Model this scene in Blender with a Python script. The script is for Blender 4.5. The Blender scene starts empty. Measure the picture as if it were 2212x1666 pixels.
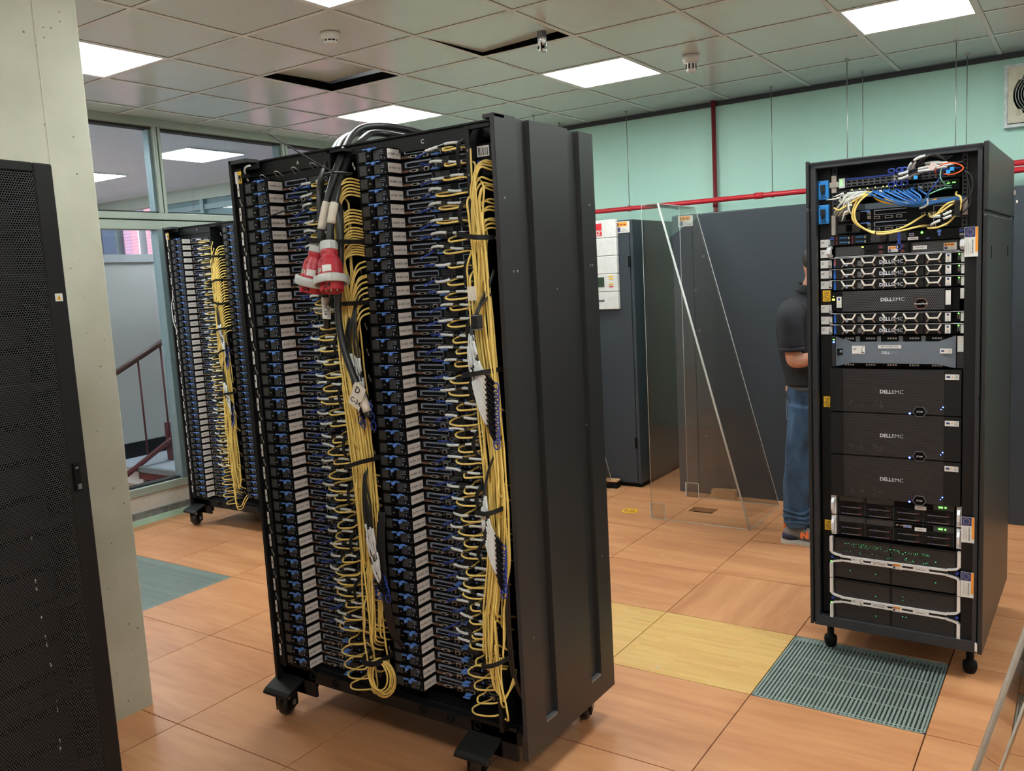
import bpy, math, random
from mathutils import Vector, Matrix
random.seed(11)
scene = bpy.context.scene
COL = scene.collection
PI = math.pi

# ------------------------------------------------------------------ camera
CAM = Vector((4.6274, -3.6057, 1.6022))
_a, _b, _c = -0.5945, -0.1240, -0.0542
ca, sa = math.cos(_a), math.sin(_a)
fw = Vector((sa*math.cos(_b), ca*math.cos(_b), math.sin(_b)))
rt = Vector((ca, -sa, 0.0)); up0 = rt.cross(fw)
rr = math.cos(_c)*rt + math.sin(_c)*up0
uu = -math.sin(_c)*rt + math.cos(_c)*up0
cam_d = bpy.data.cameras.new('camera'); cam = bpy.data.objects.new('camera', cam_d); COL.objects.link(cam)
cam.matrix_world = Matrix(((rr.x, uu.x, -fw.x, CAM.x), (rr.y, uu.y, -fw.y, CAM.y), (rr.z, uu.z, -fw.z, CAM.z), (0, 0, 0, 1)))
cam_d.sensor_width = 36; cam_d.lens = 1859.7/2212*36; cam_d.clip_start = 0.02
scene.camera = cam

# ------------------------------------------------------------------ world, light, exposure
w = bpy.data.worlds.new('world'); scene.world = w; w.use_nodes = True
w.node_tree.nodes['Background'].inputs[0].default_value = (0.75, 0.85, 1.0, 1)
w.node_tree.nodes['Background'].inputs[1].default_value = 0.6
sun_d = bpy.data.lights.new('sun', 'SUN'); sun_d.energy = 3.0; sun_d.angle = 0.01; sun_d.color = (1, .95, .88)
sun = bpy.data.objects.new('sun', sun_d); COL.objects.link(sun)
sun.rotation_euler = (math.radians(50), 0, math.radians(8))
PANEL = 11.5
vs = scene.view_settings
vs.view_transform = 'Standard'; vs.look = 'None'; vs.gamma = 1.0; vs.use_curve_mapping = False
vs.exposure = 1.25

# ------------------------------------------------------------------ helpers
def S(r, g, b):
    def f(c):
        c /= 255.0
        return c/12.92 if c <= 0.04045 else ((c+0.055)/1.055)**2.4
    return (f(r), f(g), f(b), 1.0)

def mat(name, col, rough=0.5, metal=0.0, var=0.06, scale=30.0, bump=0.0, spec=0.5, emit=0.0, stretch=None):
    m = bpy.data.materials.new(name); m.use_nodes = True
    nt = m.node_tree; p = nt.nodes['Principled BSDF']
    p.inputs['Roughness'].default_value = rough; p.inputs['Metallic'].default_value = metal
    p.inputs['Specular IOR Level'].default_value = spec
    tc = nt.nodes.new('ShaderNodeTexCoord'); src = tc.outputs['Object']
    if stretch:
        mp = nt.nodes.new('ShaderNodeMapping'); mp.inputs['Scale'].default_value = stretch
        nt.links.new(src, mp.inputs[0]); src = mp.outputs[0]
    nz = nt.nodes.new('ShaderNodeTexNoise'); nz.inputs['Scale'].default_value = scale; nz.inputs['Detail'].default_value = 4
    nt.links.new(src, nz.inputs['Vector'])
    cr = nt.nodes.new('ShaderNodeValToRGB')
    cr.color_ramp.elements[0].position = 0.3; cr.color_ramp.elements[1].position = 0.7
    cr.color_ramp.elements[0].color = tuple(c*(1-var) for c in col[:3])+(1,)
    cr.color_ramp.elements[1].color = tuple(min(1, c*(1+var)) for c in col[:3])+(1,)
    nt.links.new(nz.outputs['Fac'], cr.inputs[0]); nt.links.new(cr.outputs[0], p.inputs['Base Color'])
    if bump:
        bp = nt.nodes.new('ShaderNodeBump'); bp.inputs['Strength'].default_value = bump; bp.inputs['Distance'].default_value = 0.002
        nt.links.new(nz.outputs['Fac'], bp.inputs['Height']); nt.links.new(bp.outputs[0], p.inputs['Normal'])
    if emit:
        nt.links.new(cr.outputs[0], p.inputs['Emission Color']); p.inputs['Emission Strength'].default_value = emit
    return m

def mnode(nt, op, a, b=None, c=None):
    n = nt.nodes.new('ShaderNodeMath'); n.operation = op
    for i, v in enumerate((a, b, c)):
        if v is None: continue
        if isinstance(v, (int, float)): n.inputs[i].default_value = v
        else: nt.links.new(v, n.inputs[i])
    return n.outputs[0]

def hexmask(nt, ax, ay, pitch, r):
    tc = nt.nodes.new('ShaderNodeTexCoord'); sp = nt.nodes.new('ShaderNodeSeparateXYZ')
    nt.links.new(tc.outputs['Object'], sp.inputs[0])
    u = mnode(nt, 'DIVIDE', sp.outputs[ax], pitch); v = mnode(nt, 'DIVIDE', sp.outputs[ay], pitch*0.866)
    row = mnode(nt, 'FLOOR', v); odd = mnode(nt, 'MULTIPLY', mnode(nt, 'FLOORED_MODULO', row, 2.0), 0.5)
    fu = mnode(nt, 'SUBTRACT', mnode(nt, 'FRACT', mnode(nt, 'ADD', u, odd)), 0.5)
    fv = mnode(nt, 'MULTIPLY', mnode(nt, 'SUBTRACT', mnode(nt, 'FRACT', v), 0.5), 0.866)
    d = mnode(nt, 'SQRT', mnode(nt, 'ADD', mnode(nt, 'MULTIPLY', fu, fu), mnode(nt, 'MULTIPLY', fv, fv)))
    return mnode(nt, 'LESS_THAN', d, r)

def perf_mat(name, col, hole, ax, ay, pitch, r, rough=0.5, alpha=False, metal=0.0):
    m = bpy.data.materials.new(name); m.use_nodes = True; nt = m.node_tree; p = nt.nodes['Principled BSDF']
    k = hexmask(nt, ax, ay, pitch, r)
    p.inputs['Roughness'].default_value = rough; p.inputs['Metallic'].default_value = metal
    if alpha:
        p.inputs['Base Color'].default_value = col
        nt.links.new(mnode(nt, 'SUBTRACT', 1.0, k), p.inputs['Alpha'])
    else:
        mx = nt.nodes.new('ShaderNodeMix'); mx.data_type = 'RGBA'
        nt.links.new(k, mx.inputs[0]); mx.inputs[6].default_value = col; mx.inputs[7].default_value = hole
        nt.links.new(mx.outputs[2], p.inputs['Base Color'])
        bp = nt.nodes.new('ShaderNodeBump'); bp.inputs['Strength'].default_value = 0.4; bp.invert = True
        bp.inputs['Distance'].default_value = 0.001
        nt.links.new(k, bp.inputs['Height']); nt.links.new(bp.outputs[0], p.inputs['Normal'])
    return m

def wood_mat(name, c0, c1, c2, sc=(0.9, 9.0, 1.0), rough=0.38):
    m = bpy.data.materials.new(name); m.use_nodes = True; nt = m.node_tree; p = nt.nodes['Principled BSDF']
    tc = nt.nodes.new('ShaderNodeTexCoord'); oi = nt.nodes.new('ShaderNodeObjectInfo')
    off = nt.nodes.new('ShaderNodeVectorMath'); off.operation = 'SCALE'; off.inputs[0].default_value = (17.3, 11.1, 5.7)
    nt.links.new(oi.outputs['Random'], off.inputs['Scale'])
    ad = nt.nodes.new('ShaderNodeVectorMath'); nt.links.new(tc.outputs['Object'], ad.inputs[0]); nt.links.new(off.outputs[0], ad.inputs[1])
    mp = nt.nodes.new('ShaderNodeMapping'); mp.inputs['Scale'].default_value = sc; nt.links.new(ad.outputs[0], mp.inputs[0])
    n1 = nt.nodes.new('ShaderNodeTexNoise'); n1.inputs['Scale'].default_value = 1.3; n1.inputs['Detail'].default_value = 6; n1.inputs['Distortion'].default_value = 0.8
    n2 = nt.nodes.new('ShaderNodeTexNoise'); n2.inputs['Scale'].default_value = 6.0; n2.inputs['Detail'].default_value = 8; n2.inputs['Distortion'].default_value = 0.3
    nt.links.new(mp.outputs[0], n1.inputs['Vector']); nt.links.new(mp.outputs[0], n2.inputs['Vector'])
    s = mnode(nt, 'ADD', mnode(nt, 'MULTIPLY', n1.outputs['Fac'], 0.72), mnode(nt, 'MULTIPLY', n2.outputs['Fac'], 0.28))
    s = mnode(nt, 'ADD', s, mnode(nt, 'MULTIPLY', mnode(nt, 'SUBTRACT', oi.outputs['Random'], 0.5), 0.06))
    cr = nt.nodes.new('ShaderNodeValToRGB'); e = cr.color_ramp.elements
    e[0].position = 0.36; e[0].color = c0; e[1].position = 0.64; e[1].color = c2
    x = e.new(0.5); x.color = c1
    nt.links.new(s, cr.inputs[0]); nt.links.new(cr.outputs[0], p.inputs['Base Color'])
    p.inputs['Roughness'].default_value = rough
    return m

def strip_mat(name):
    m = bpy.data.materials.new(name); m.use_nodes = True; nt = m.node_tree; p = nt.nodes['Principled BSDF']
    tc = nt.nodes.new('ShaderNodeTexCoord')
    br = nt.nodes.new('ShaderNodeTexBrick'); br.inputs['Scale'].default_value = 1.0
    br.inputs['Brick Width'].default_value = 0.19; br.inputs['Row Height'].default_value = 0.021; br.inputs['Mortar Size'].default_value = 0.0
    br.inputs['Color1'].default_value = S(226, 184, 116); br.inputs['Color2'].default_value = S(212, 166, 98); br.offset = 0.37
    br.inputs['Bias'].default_value = -0.2
    nz = nt.nodes.new('ShaderNodeTexNoise'); nz.inputs['Scale'].default_value = 3
    mp = nt.nodes.new('ShaderNodeMapping'); mp.inputs['Scale'].default_value = (2, 30, 1)
    nt.links.new(tc.outputs['Object'], br.inputs['Vector']); nt.links.new(tc.outputs['Object'], mp.inputs[0]); nt.links.new(mp.outputs[0], nz.inputs['Vector'])
    mx = nt.nodes.new('ShaderNodeMix'); mx.data_type = 'RGBA'; mx.blend_type = 'MULTIPLY'; mx.inputs[0].default_value = 0.25
    nt.links.new(br.outputs['Color'], mx.inputs[6]); nt.links.new(nz.outputs['Color'], mx.inputs[7])
    nt.links.new(mx.outputs[2], p.inputs['Base Color']); p.inputs['Roughness'].default_value = 0.35
    return m

def glass_mat(name, tint, refl=1.5, rough=0.0, strength=1.0):
    m = bpy.data.materials.new(name); m.use_nodes = True; nt = m.node_tree
    nt.nodes.remove(nt.nodes['Principled BSDF']); out = nt.nodes['Material Output']
    tr = nt.nodes.new('ShaderNodeBsdfTransparent'); tr.inputs[0].default_value = tint
    gl = nt.nodes.new('ShaderNodeBsdfGlossy'); gl.inputs['Roughness'].default_value = rough
    lw = nt.nodes.new('ShaderNodeLayerWeight'); lw.inputs['Blend'].default_value = 0.5
    f0 = ((refl-1)/(refl+1))**2; mx = nt.nodes.new('ShaderNodeMixShader')
    fres = mnode(nt, 'ADD', mnode(nt, 'MULTIPLY', mnode(nt, 'POWER', lw.outputs['Facing'], 5.0), 1-f0), f0)
    nt.links.new(mnode(nt, 'MULTIPLY', fres, strength), mx.inputs[0]); nt.links.new(tr.outputs[0], mx.inputs[1]); nt.links.new(gl.outputs[0], mx.inputs[2])
    nt.links.new(mx.outputs[0], out.inputs['Surface'])
    return m

def emit_mat(name, col, st):
    m = bpy.data.materials.new(name); m.use_nodes = True; nt = m.node_tree
    nt.nodes.remove(nt.nodes['Principled BSDF']); e = nt.nodes.new('ShaderNodeEmission')
    e.inputs[0].default_value = col; e.inputs[1].default_value = st
    nt.links.new(e.outputs[0], nt.nodes['Material Output'].inputs['Surface'])
    return m

class MB:
    def __init__(s): s.v = []; s.f = []; s.m = []; s.sm = []
    def add(s, vs, fs, m=0, smooth=False):
        o = len(s.v); s.v += [tuple(v) for v in vs]
        for f in fs: s.f.append([i+o for i in f]); s.m.append(m); s.sm.append(smooth)
        return s
    def box(s, x0, x1, y0, y1, z0, z1, m=0):
        v = [(x0, y0, z0), (x1, y0, z0), (x1, y1, z0), (x0, y1, z0), (x0, y0, z1), (x1, y0, z1), (x1, y1, z1), (x0, y1, z1)]
        return s.add(v, [(0, 3, 2, 1), (4, 5, 6, 7), (0, 1, 5, 4), (1, 2, 6, 5), (2, 3, 7, 6), (3, 0, 4, 7)], m)
    def cbox(s, x0, x1, y0, y1, z0, z1, c, m=0):
        # box with chamfered edges
        X, Y, Z = (x0, x1), (y0, y1), (z0, z1); vs = []; idx = {}
        for i in (0, 1):
            for j in (0, 1):
                for k in (0, 1):
                    si, sj, sk = (1 if i == 0 else -1), (1 if j == 0 else -1), (1 if k == 0 else -1)
                    for t in range(3):
                        p = [X[i]+si*c, Y[j]+sj*c, Z[k]+sk*c]; p[t] = (X[i], Y[j], Z[k])[t]
                        idx[(i, j, k, t)] = len(vs); vs.append(tuple(p))
        fs = []
        def o4(t, val):
            r = []
            for a, b in ((0, 0), (1, 0), (1, 1), (0, 1)):
                key = [a, b]; key.insert(t, val); r.append(idx[(key[0], key[1], key[2], t)])
            return r
        for t in range(3):
            for val in (0, 1):
                q = o4(t, val)
                fl = (val == 0) ^ (t == 1)
                fs.append(q[::-1] if fl else q)
        for t in range(3):
            u, vv = [x for x in range(3) if x != t]
            for a in (0, 1):
                for b in (0, 1):
                    k0 = [0, 0, 0]; k0[u] = a; k0[vv] = b; k0[t] = 0; k1 = list(k0); k1[t] = 1
                    fs.append([idx[(*k0, u)], idx[(*k1, u)], idx[(*k1, vv)], idx[(*k0, vv)]])
        for i in (0, 1):
            for j in (0, 1):
                for k in (0, 1): fs.append([idx[(i, j, k, t)] for t in range(3)])
        return s.add(vs, fs, m)
    def quad(s, pts, m=0): return s.add(pts, [tuple(range(len(pts)))], m)
    def prism(s, poly, axis, a, b, m=0):
        # poly in the two remaining axes (order x,y,z without axis)
        n = len(poly)
        def mk(p, t):
            q = list(p); q.insert(axis, t); return tuple(q)
        vs = [mk(p, a) for p in poly]+[mk(p, b) for p in poly]
        fs = [tuple(range(n))[::-1], tuple(range(n, 2*n))]+[(i, (i+1) % n, n+(i+1) % n, n+i) for i in range(n)]
        return s.add(vs, fs, m)
    def tube(s, path, r, n=7, m=0, closed=False, caps=True):
        P = [Vector(p) for p in path]; N = len(P)
        if N < 2: return s
        rs = r if isinstance(r, (list, tuple)) else [r]*N
        vs = []; ref = None
        for i in range(N):
            if closed: t = P[(i+1) % N]-P[i-1]
            else: t = P[min(i+1, N-1)]-P[max(i-1, 0)]
            t = t.normalized() if t.length > 1e-9 else Vector((0, 0, 1))
            if ref is None:
                ref = t.cross(Vector((0.31, 0.2, 0.93)))
                if ref.length < 1e-3: ref = t.cross(Vector((1, 0, 0)))
            ref = (ref - t*ref.dot(t)).normalized(); bi = t.cross(ref)
            for k in range(n):
                a = 2*PI*k/n; vs.append(P[i]+(ref*math.cos(a)+bi*math.sin(a))*rs[i])
        fs = []
        for i in range(N if closed else N-1):
            j = (i+1) % N
            for k in range(n): fs.append((i*n+k, i*n+(k+1) % n, j*n+(k+1) % n, j*n+k))
        s.add(vs, fs, m, True)
        if caps and not closed:
            o = len(s.v)-len(vs)
            s.f.append([o+k for k in range(n)][::-1]); s.m.append(m); s.sm.append(False)
            s.f.append([o+(N-1)*n+k for k in range(n)]); s.m.append(m); s.sm.append(False)
        return s
    def cyl(s, p0, p1, r, n=14, m=0): return s.tube([p0, p1], r, n, m)
    def lathe(s, prof, n=20, M=None, m=0, smooth=True):
        vs = []
        for r, z in prof:
            for k in range(n): vs.append(Vector((r*math.cos(2*PI*k/n), r*math.sin(2*PI*k/n), z)))
        if M is not None: vs = [M @ v for v in vs]
        fs = []
        for i in range(len(prof)-1):
            for k in range(n): fs.append((i*n+k, i*n+(k+1) % n, (i+1)*n+(k+1) % n, (i+1)*n+k))
        return s.add(vs, fs, m, smooth)
    def mesh(s, name, mats):
        me = bpy.data.meshes.new(name); me.from_pydata(s.v, [], s.f)
        for x in (mats if isinstance(mats, (list, tuple)) else [mats]): me.materials.append(x)
        me.polygons.foreach_set('material_index', s.m); me.polygons.foreach_set('use_smooth', s.sm)
        me.update(); return me
    def build(s, name, mats, parent=None, loc=None, rot=None):
        o = bpy.data.objects.new(name, s.mesh(name, mats)); COL.objects.link(o)
        if parent: o.parent = parent
        if loc: o.location = loc
        if rot: o.rotation_euler = rot
        return o

def bevel(o, wd=0.003, seg=2):
    b = o.modifiers.new('bevel', 'BEVEL'); b.width = wd; b.segments = seg; b.limit_method = 'ANGLE'
    return o
def tag(o, label, cat, group=None):
    o['label'] = label; o['category'] = cat
    if group: o['group'] = group
    return o
def struct(o): o['kind'] = 'structure'; return o
def empty(name, loc=(0, 0, 0), rz=0.0):
    o = bpy.data.objects.new(name, None); COL.objects.link(o); o.location = loc; o.rotation_euler = (0, 0, rz); o.empty_display_size = 0.05
    return o
def obj(name, me, parent=None, loc=None, rot=None):
    o = bpy.data.objects.new(name, me); COL.objects.link(o)
    if parent: o.parent = parent
    if loc: o.location = loc
    if rot: o.rotation_euler = rot
    return o
def dup(root):
    r = root.copy(); COL.objects.link(r)
    for ch in list(root.children):
        c = ch.copy(); COL.objects.link(c); c.parent = r
        for g in list(ch.children):
            d = g.copy(); COL.objects.link(d); d.parent = c
    return r
def kid(o, base): return [c for c in o.children if c.name.split('.')[0] == base]
def spline(pts, n=8):
    P = [Vector(p) for p in pts]; out = []
    for i in range(len(P)-1):
        p0 = P[max(i-1, 0)]; p1 = P[i]; p2 = P[i+1]; p3 = P[min(i+2, len(P)-1)]
        for k in range(n):
            t = k/n
            out.append(0.5*((2*p1)+(p2-p0)*t+(2*p0-5*p1+4*p2-p3)*t*t+(3*p1-p0-3*p2+p3)*t**3))
    out.append(P[-1]); return out

_txt = []
def text_req(s, size, bold=0.0, align='CENTER', ext=0.0):
    cu = bpy.data.curves.new('txt', 'FONT'); cu.body = s; cu.size = size; cu.align_x = align; cu.align_y = 'CENTER'; cu.offset = bold; cu.extrude = ext; cu.resolution_u = 2
    o = bpy.data.objects.new('txt', cu); COL.objects.link(o); _txt.append(o); return o
def text_flush():
    bpy.context.view_layer.update(); dg = bpy.context.evaluated_depsgraph_get(); r = []
    for o in _txt:
        me = bpy.data.meshes.new_from_object(o.evaluated_get(dg)); r.append(me)
    for o in _txt:
        cu = o.data; bpy.data.objects.remove(o); bpy.data.curves.remove(cu)
    _txt.clear(); return r
def mtl(me, m):
    me.materials.clear(); me.materials.append(m); return me
FRONT = (PI/2, 0, 0); RIGHT = (PI/2, 0, PI/2)

ONES = ['', 'first', 'second', 'third', 'fourth', 'fifth', 'sixth', 'seventh', 'eighth', 'ninth', 'tenth', 'eleventh', 'twelfth', 'thirteenth', 'fourteenth', 'fifteenth', 'sixteenth', 'seventeenth', 'eighteenth', 'nineteenth']
def ordinal(k):
    if k < 20: return ONES[k]
    t = {2: 'twent', 3: 'thirt', 4: 'fort'}[k//10]
    return t+'ieth' if k % 10 == 0 else t+'y-'+ONES[k % 10]
# ------------------------------------------------------------------ materials
BLACK = mat('black_metal', S(19, 20, 22), 0.5, 0.0, 0.08, 60, spec=0.3)
BLACK2 = mat('black_plastic', S(11, 12, 14), 0.6, 0.0, 0.08, 60, spec=0.16)
RACKSIDE = mat('rack_powder_coat', S(33, 35, 36), 0.38, 0.0, 0.06, 120, 0.05)
RACKLIP = mat('rack_edge_paint', S(42, 43, 48), 0.5, 0, 0.06, 80)
DARK = mat('dark_void', S(7, 7, 8), 0.8, spec=0.1)
GREYM = mat('grey_metal', S(120, 125, 130), 0.35, 0.6)
SILVER = mat('silver_metal', S(226, 228, 232), 0.32, 0.35)
SLOT = mat('slot_bezel_steel', S(140, 150, 168), 0.4, 0.2)
LOGO = mat('logo_silver', S(206, 212, 222), 0.4, 0.1)
HEXS = mat('hexagon_lit_satin', S(238, 234, 226), 0.35, 0.15)
BLUE = mat('blue_plastic', S(96, 142, 222), 0.45)
DBLUE = mat('dark_blue_plastic', S(30, 58, 150), 0.45)
TAGW = mat('paper_tag', S(224, 220, 216), 0.7, 0, 0.04)
WHITE = mat('white_plastic', S(215, 215, 212), 0.5)
INK = mat('ink', S(35, 35, 38), 0.7)
YEL = mat('yellow_cable', S(232, 204, 116), 0.45, 0, 0.06)
SLEEVE = mat('white_sleeve', S(205, 210, 212), 0.45)
CABLEB = mat('black_cable', S(24, 24, 26), 0.38)
CABLEG = mat('grey_cable', S(150, 150, 148), 0.45)
POWERC = mat('power_cable_rubber', S(38, 39, 40), 0.4, 0, 0.1, 40)
TAPE = mat('cream_tape', S(208, 200, 186), 0.6, 0, 0.08, 25)
VELCRO = mat('black_velcro', S(12, 12, 13), 0.9)
RED = mat('plug_red', S(178, 44, 58), 0.4)
PLUGG = mat('plug_grey', S(190, 194, 192), 0.45)
BROWN = mat('brown_port', S(110, 82, 66), 0.4, 0.4)
PORTS = mat('port_steel', S(185, 178, 172), 0.3, 0.7)
PERFPSU = perf_mat('psu_vent', S(104, 104, 105), S(3, 3, 4), 0, 2, 0.0043, 0.43)
PERFV = perf_mat('hex_vent', S(70, 71, 73), S(4, 4, 5), 0, 2, 0.0085, 0.40)
WOOD = wood_mat('cherry_laminate', S(182, 122, 82), S(197, 138, 95), S(209, 151, 107), (0.75, 5.5, 1.0))
STRIP = strip_mat('beech_strip_laminate')
GRATE = mat('galvanised_steel', S(150, 164, 158), 0.4, 0.35, 0.12, 25)
PAN = mat('damper_grey', S(62, 72, 68), 0.6, 0.2)
CEIL = mat('ceiling_tile_paint', S(208, 220, 220), 0.22, 0, 0.02, 6, spec=0.6)
TBAR = mat('ceiling_grid_paint', S(222, 228, 228), 0.4, 0, 0.02)
GREEN = mat('mint_wall_paint', S(182, 226, 212), 0.55, 0, 0.02, 3)
OFFW = mat('white_wall_paint', S(222, 222, 220), 0.6, 0, 0.02, 3)
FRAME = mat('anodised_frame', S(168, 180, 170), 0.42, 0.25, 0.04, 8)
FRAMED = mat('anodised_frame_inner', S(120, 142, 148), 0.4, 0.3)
GASKET = mat('gasket', S(38, 40, 42), 0.7)
GLASS = glass_mat('window_glass', (0.87, 0.915, 0.935, 1))
ACRYL = glass_mat('clear_acrylic', (0.93, 0.93, 0.92, 1), 1.49)
ACRE = mat('acrylic_edge', S(206, 212, 210), 0.25, 0, 0.05)
LAMP = emit_mat('lamp_diffuser', (0.94, 1.0, 0.965, 1), PANEL)
LAMPC = emit_mat('corridor_lamp', (0.97, 0.985, 1.0, 1), 16.0)
REDP = mat('red_pipe', S(205, 40, 52), 0.35)
DREDP = mat('dark_red_pipe', S(122, 34, 42), 0.4)
STEEL = mat('galvanised_rod', S(150, 156, 150), 0.35, 0.8)
CHROME = mat('chrome', S(220, 220, 220), 0.1, 1.0)
CAB = mat('cabinet_paint', S(52, 61, 70), 0.42, 0, 0.04, 40, 0.03)
CABD = mat('cabinet_paint_dark', S(40, 47, 53), 0.45, 0, 0.04, 40)
BEIGE = mat('beige_plastic', S(205, 200, 178), 0.5)
PINK = mat('pink_blind', S(246, 158, 172), .7)
MAROON = mat('maroon_paint', S(96, 44, 48), 0.45)
CREAM = mat('cream_paint', S(206, 204, 182), 0.6)
GLED = emit_mat('green_led', (0.15, 1.0, 0.1, 1), 2.2)
BLED = emit_mat('blue_led', (0.03, 0.08, 1.0, 1), 14.0)
YLED = emit_mat('yellow_led', (0.8, 1.0, 0.1, 1), 3.0)
ORANGE = mat('orange_print', S(236, 150, 45), 0.6)
EUBLUE = mat('eu_blue_print', S(44, 54, 110), 0.6)
YSTICK = mat('yellow_sticker', S(232, 184, 40), 0.6)
SKYB = mat('sky_blue_tag', S(40, 130, 205), 0.45)

# ------------------------------------------------------------------ text requests (all converted once)
TX = {}
for k in range(1, 85): TX['s%d' % k] = text_req('s01r3b%02d - b%d' % (k, 168+k), 0.0098, 0.0001)
extra = {'A': ('A', 0.034, .0004), 'C': ('C', 0.034, .0004), 'DELL': ('DELL', 0.0235, .0007), 'EMC': ('EMC', 0.0235, -.0002), 'DELLg': ('DELL', 0.017, .0005), 'EMCg': ('EMC', 0.017, -.0001),
         'PV': ('PowerVault', .0095, .0002), 'SC': ('SC460', .0082, .0001), 'ST3': ('SPC-STOR3-OST', .0085, .0001), 'ST2': ('SPC-STOR2', .009, .0001), 'ST1': ('SPC-STOR1', .009, .0001),
         'IBM': ('IBM', .012, .0004), 'ULZ': ('STULZ', .030, .0009), 'D24': ('D', .03, .0006), 'C24': ('C-24', .022, .0005), 'N': ('N', .052, .004), 'NB': ('NB', .02, .001),
         'p24': ('24', .030, .0005), 'x2p': ('DP', .014, .0002), 'LM': ('LH', .016, .0002), 'AC': ('AC 95B', .0075, .0002), 'EU': ('UNION EUROPEA', .0085, .0002), 'excl': ('!', .014, .0006), 'C24b': ('C 24', .016, .0004), 'mid': ('BCO', .014, .0002)}
for k, (s, z, b) in extra.items(): TX[k] = text_req(s, z, b)
keys = list(TX); mes = text_flush()
for k, me in zip(keys, mes): TX[k] = mtl(me, INK)
def tinted(k, m): return mtl(TX[k].copy(), m)
def fit_text(k, m, parent, x0, x1, y, zc, h):
    me = tinted(k, m); xs = [v.co.x for v in me.vertices]; ys = [v.co.y for v in me.vertices]
    sx = (x1-x0)/(max(xs)-min(xs)); sy = h/(max(ys)-min(ys))
    return_o = obj('lettering', me, parent, (x0-min(xs)*sx, y, zc-(max(ys)+min(ys))/2*sy), FRONT); return_o.scale = (sx, sy, 1)
    return return_o

# ------------------------------------------------------------------ room: floor
H = 2.863; XW = -0.947; YG = 3.0; XR = 6.6; YB = -6.0
fl = struct(MB().box(XW-.1, XR, YB, YG, -.36, -.30).build('floor', DARK))
G = 0.0021
tile_me = MB().box(-.3+G, .3-G, -.3+G, .3-G, -.03, 0).mesh('floor_tile', WOOD)
strip_me = MB().box(-.3+G, .3-G, -.3+G, .3-G, -.03, 0).mesh('floor_tile_beech', STRIP)
hb = MB()
hx0, hx1, hy0, hy1 = 2.43-2.7, 2.60-2.7, 1.65-1.5, 1.77-1.5
hb.box(-.3+G, hx0, -.3+G, .3-G, -.03, 0); hb.box(hx1, .3-G, -.3+G, .3-G, -.03, 0)
hb.box(hx0, hx1, -.3+G, hy0, -.03, 0); hb.box(hx0, hx1, hy1, .3-G, -.03, 0)
hole_me = hb.mesh('floor_tile_cutout', WOOD)
grates = {(6, -1), (0, -2), (-1, -2)}; beech = {(5, -1), (4, -1)}
for i in range(-2, 11):
    for j in range(-10, 5):
        if (i, j) in grates: continue
        me = strip_me if (i, j) in beech else (hole_me if (i, j) == (4, 2) else tile_me)
        o = obj('floor_tile', me, fl, (0.6*i+.3, 0.6*j+.3, 0))
        if (i, j) == (5, 0): o.rotation_euler = (0, 0, PI/2)
def make_grate(i, j, label):
    t = empty('floor_grate', (0.6*i+.3, .6*j+.3, 0)); tag(t, label, 'floor grate')
    b = MB(); e = .2975; wd = .006
    b.box(-e, e, -e, -e+wd, -.035, 0); b.box(-e, e, e-wd, e, -.035, 0); b.box(-e, -e+wd, -e, e, -.035, 0); b.box(e-wd, e, -e, e, -.035, 0)
    b.box(-e, e, e-.036, e-wd, -.006, -.003)
    b.build('frame', GRATE, t)
    bar = MB().box(-.0040, .0040, -e+wd, e-wd, -.03, -.001).mesh('bar', GRATE)
    for k in range(40): obj('bar', bar, t, (-.284+k*.568/39, 0, 0))
    rod = MB().cyl((-e+wd, 0, -.006), (e-wd, 0, -.006), .0035, 6).mesh('cross_rod', GRATE)
    for k in range(5): obj('cross_rod', rod, t, (0, -.27+k*.125, 0))
    pan = MB().box(-e, e, -e, e, -.12, -.115).build('damper_pan', PAN, t)
    return t
make_grate(6, -1, 'steel bar grate in the floor before the tall rack of mixed servers')
make_grate(0, -2, 'fine steel floor grate beside the concrete pillar, nearer the central rack')
make_grate(-1, -2, 'fine steel floor grate by the window wall, partly hidden by the concrete pillar')

# ------------------------------------------------------------------ ceiling
ce = struct(MB().box(XW-.1, XR, YB, YG+.1, H+.30, H+.34).build('ceiling', DARK))
OX, OY = 1.106, -.606
def trimmed(xi):
    return max(OX+.6*xi, XW)
lights = [(-2, -1), (1, -1), (-2, 3), (1, 3), (4, 3), (4, -1), (-2, -5), (1, -5), (4, -5), (7, -1), (7, 3), (7, -5)]
names = {(-2, -1): 'square ceiling light partly hidden by the concrete pillar', (1, -1): 'square ceiling light cut by the top edge of the picture',
         (-2, 3): 'square ceiling light above the black power cables of the central rack', (1, 3): 'square ceiling light between the chrome nozzle and the green wall',
         (4, 3): 'square ceiling light above the tall rack of mixed servers'}
tg = .286
ctile = MB().box(-tg, tg, -tg, tg, 0.002, .020).mesh('ceiling_tile', CEIL)
for xi in range(-4, 10):
    for yi in range(-9, 6):
        if (xi, yi) in lights: continue
        x0 = OX+.6*xi; y0 = OY+.6*yi
        if xi == -4:
            xa = XW+.004; o = MB().box(xa-(x0+.3), tg, -tg, tg, .002, .02).build('ceiling_tile', CEIL, ce)
        else: o = obj('ceiling_tile', ctile, ce)
        o.location = (x0+.3, y0+.3, H)
        if (xi, yi) == (-1, 1): o.location = (x0+.29, y0+.285, H+.05); o.rotation_euler = (math.radians(2.2), math.radians(-1.0), 0)
        if (xi, yi) == (1, 1): o.rotation_euler = (math.radians(2.2), math.radians(-2.0), 0); o.location.z = H+.018
for xi in range(-3, 10):
    MB().box(-.0125, .0125, YB, YG, -.002, .0005).box(-.003, .003, YB, YG, .0005, .05, 1).build('grid_bar', [TBAR, DARK], ce, (OX+.6*xi, 0, H))
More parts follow.
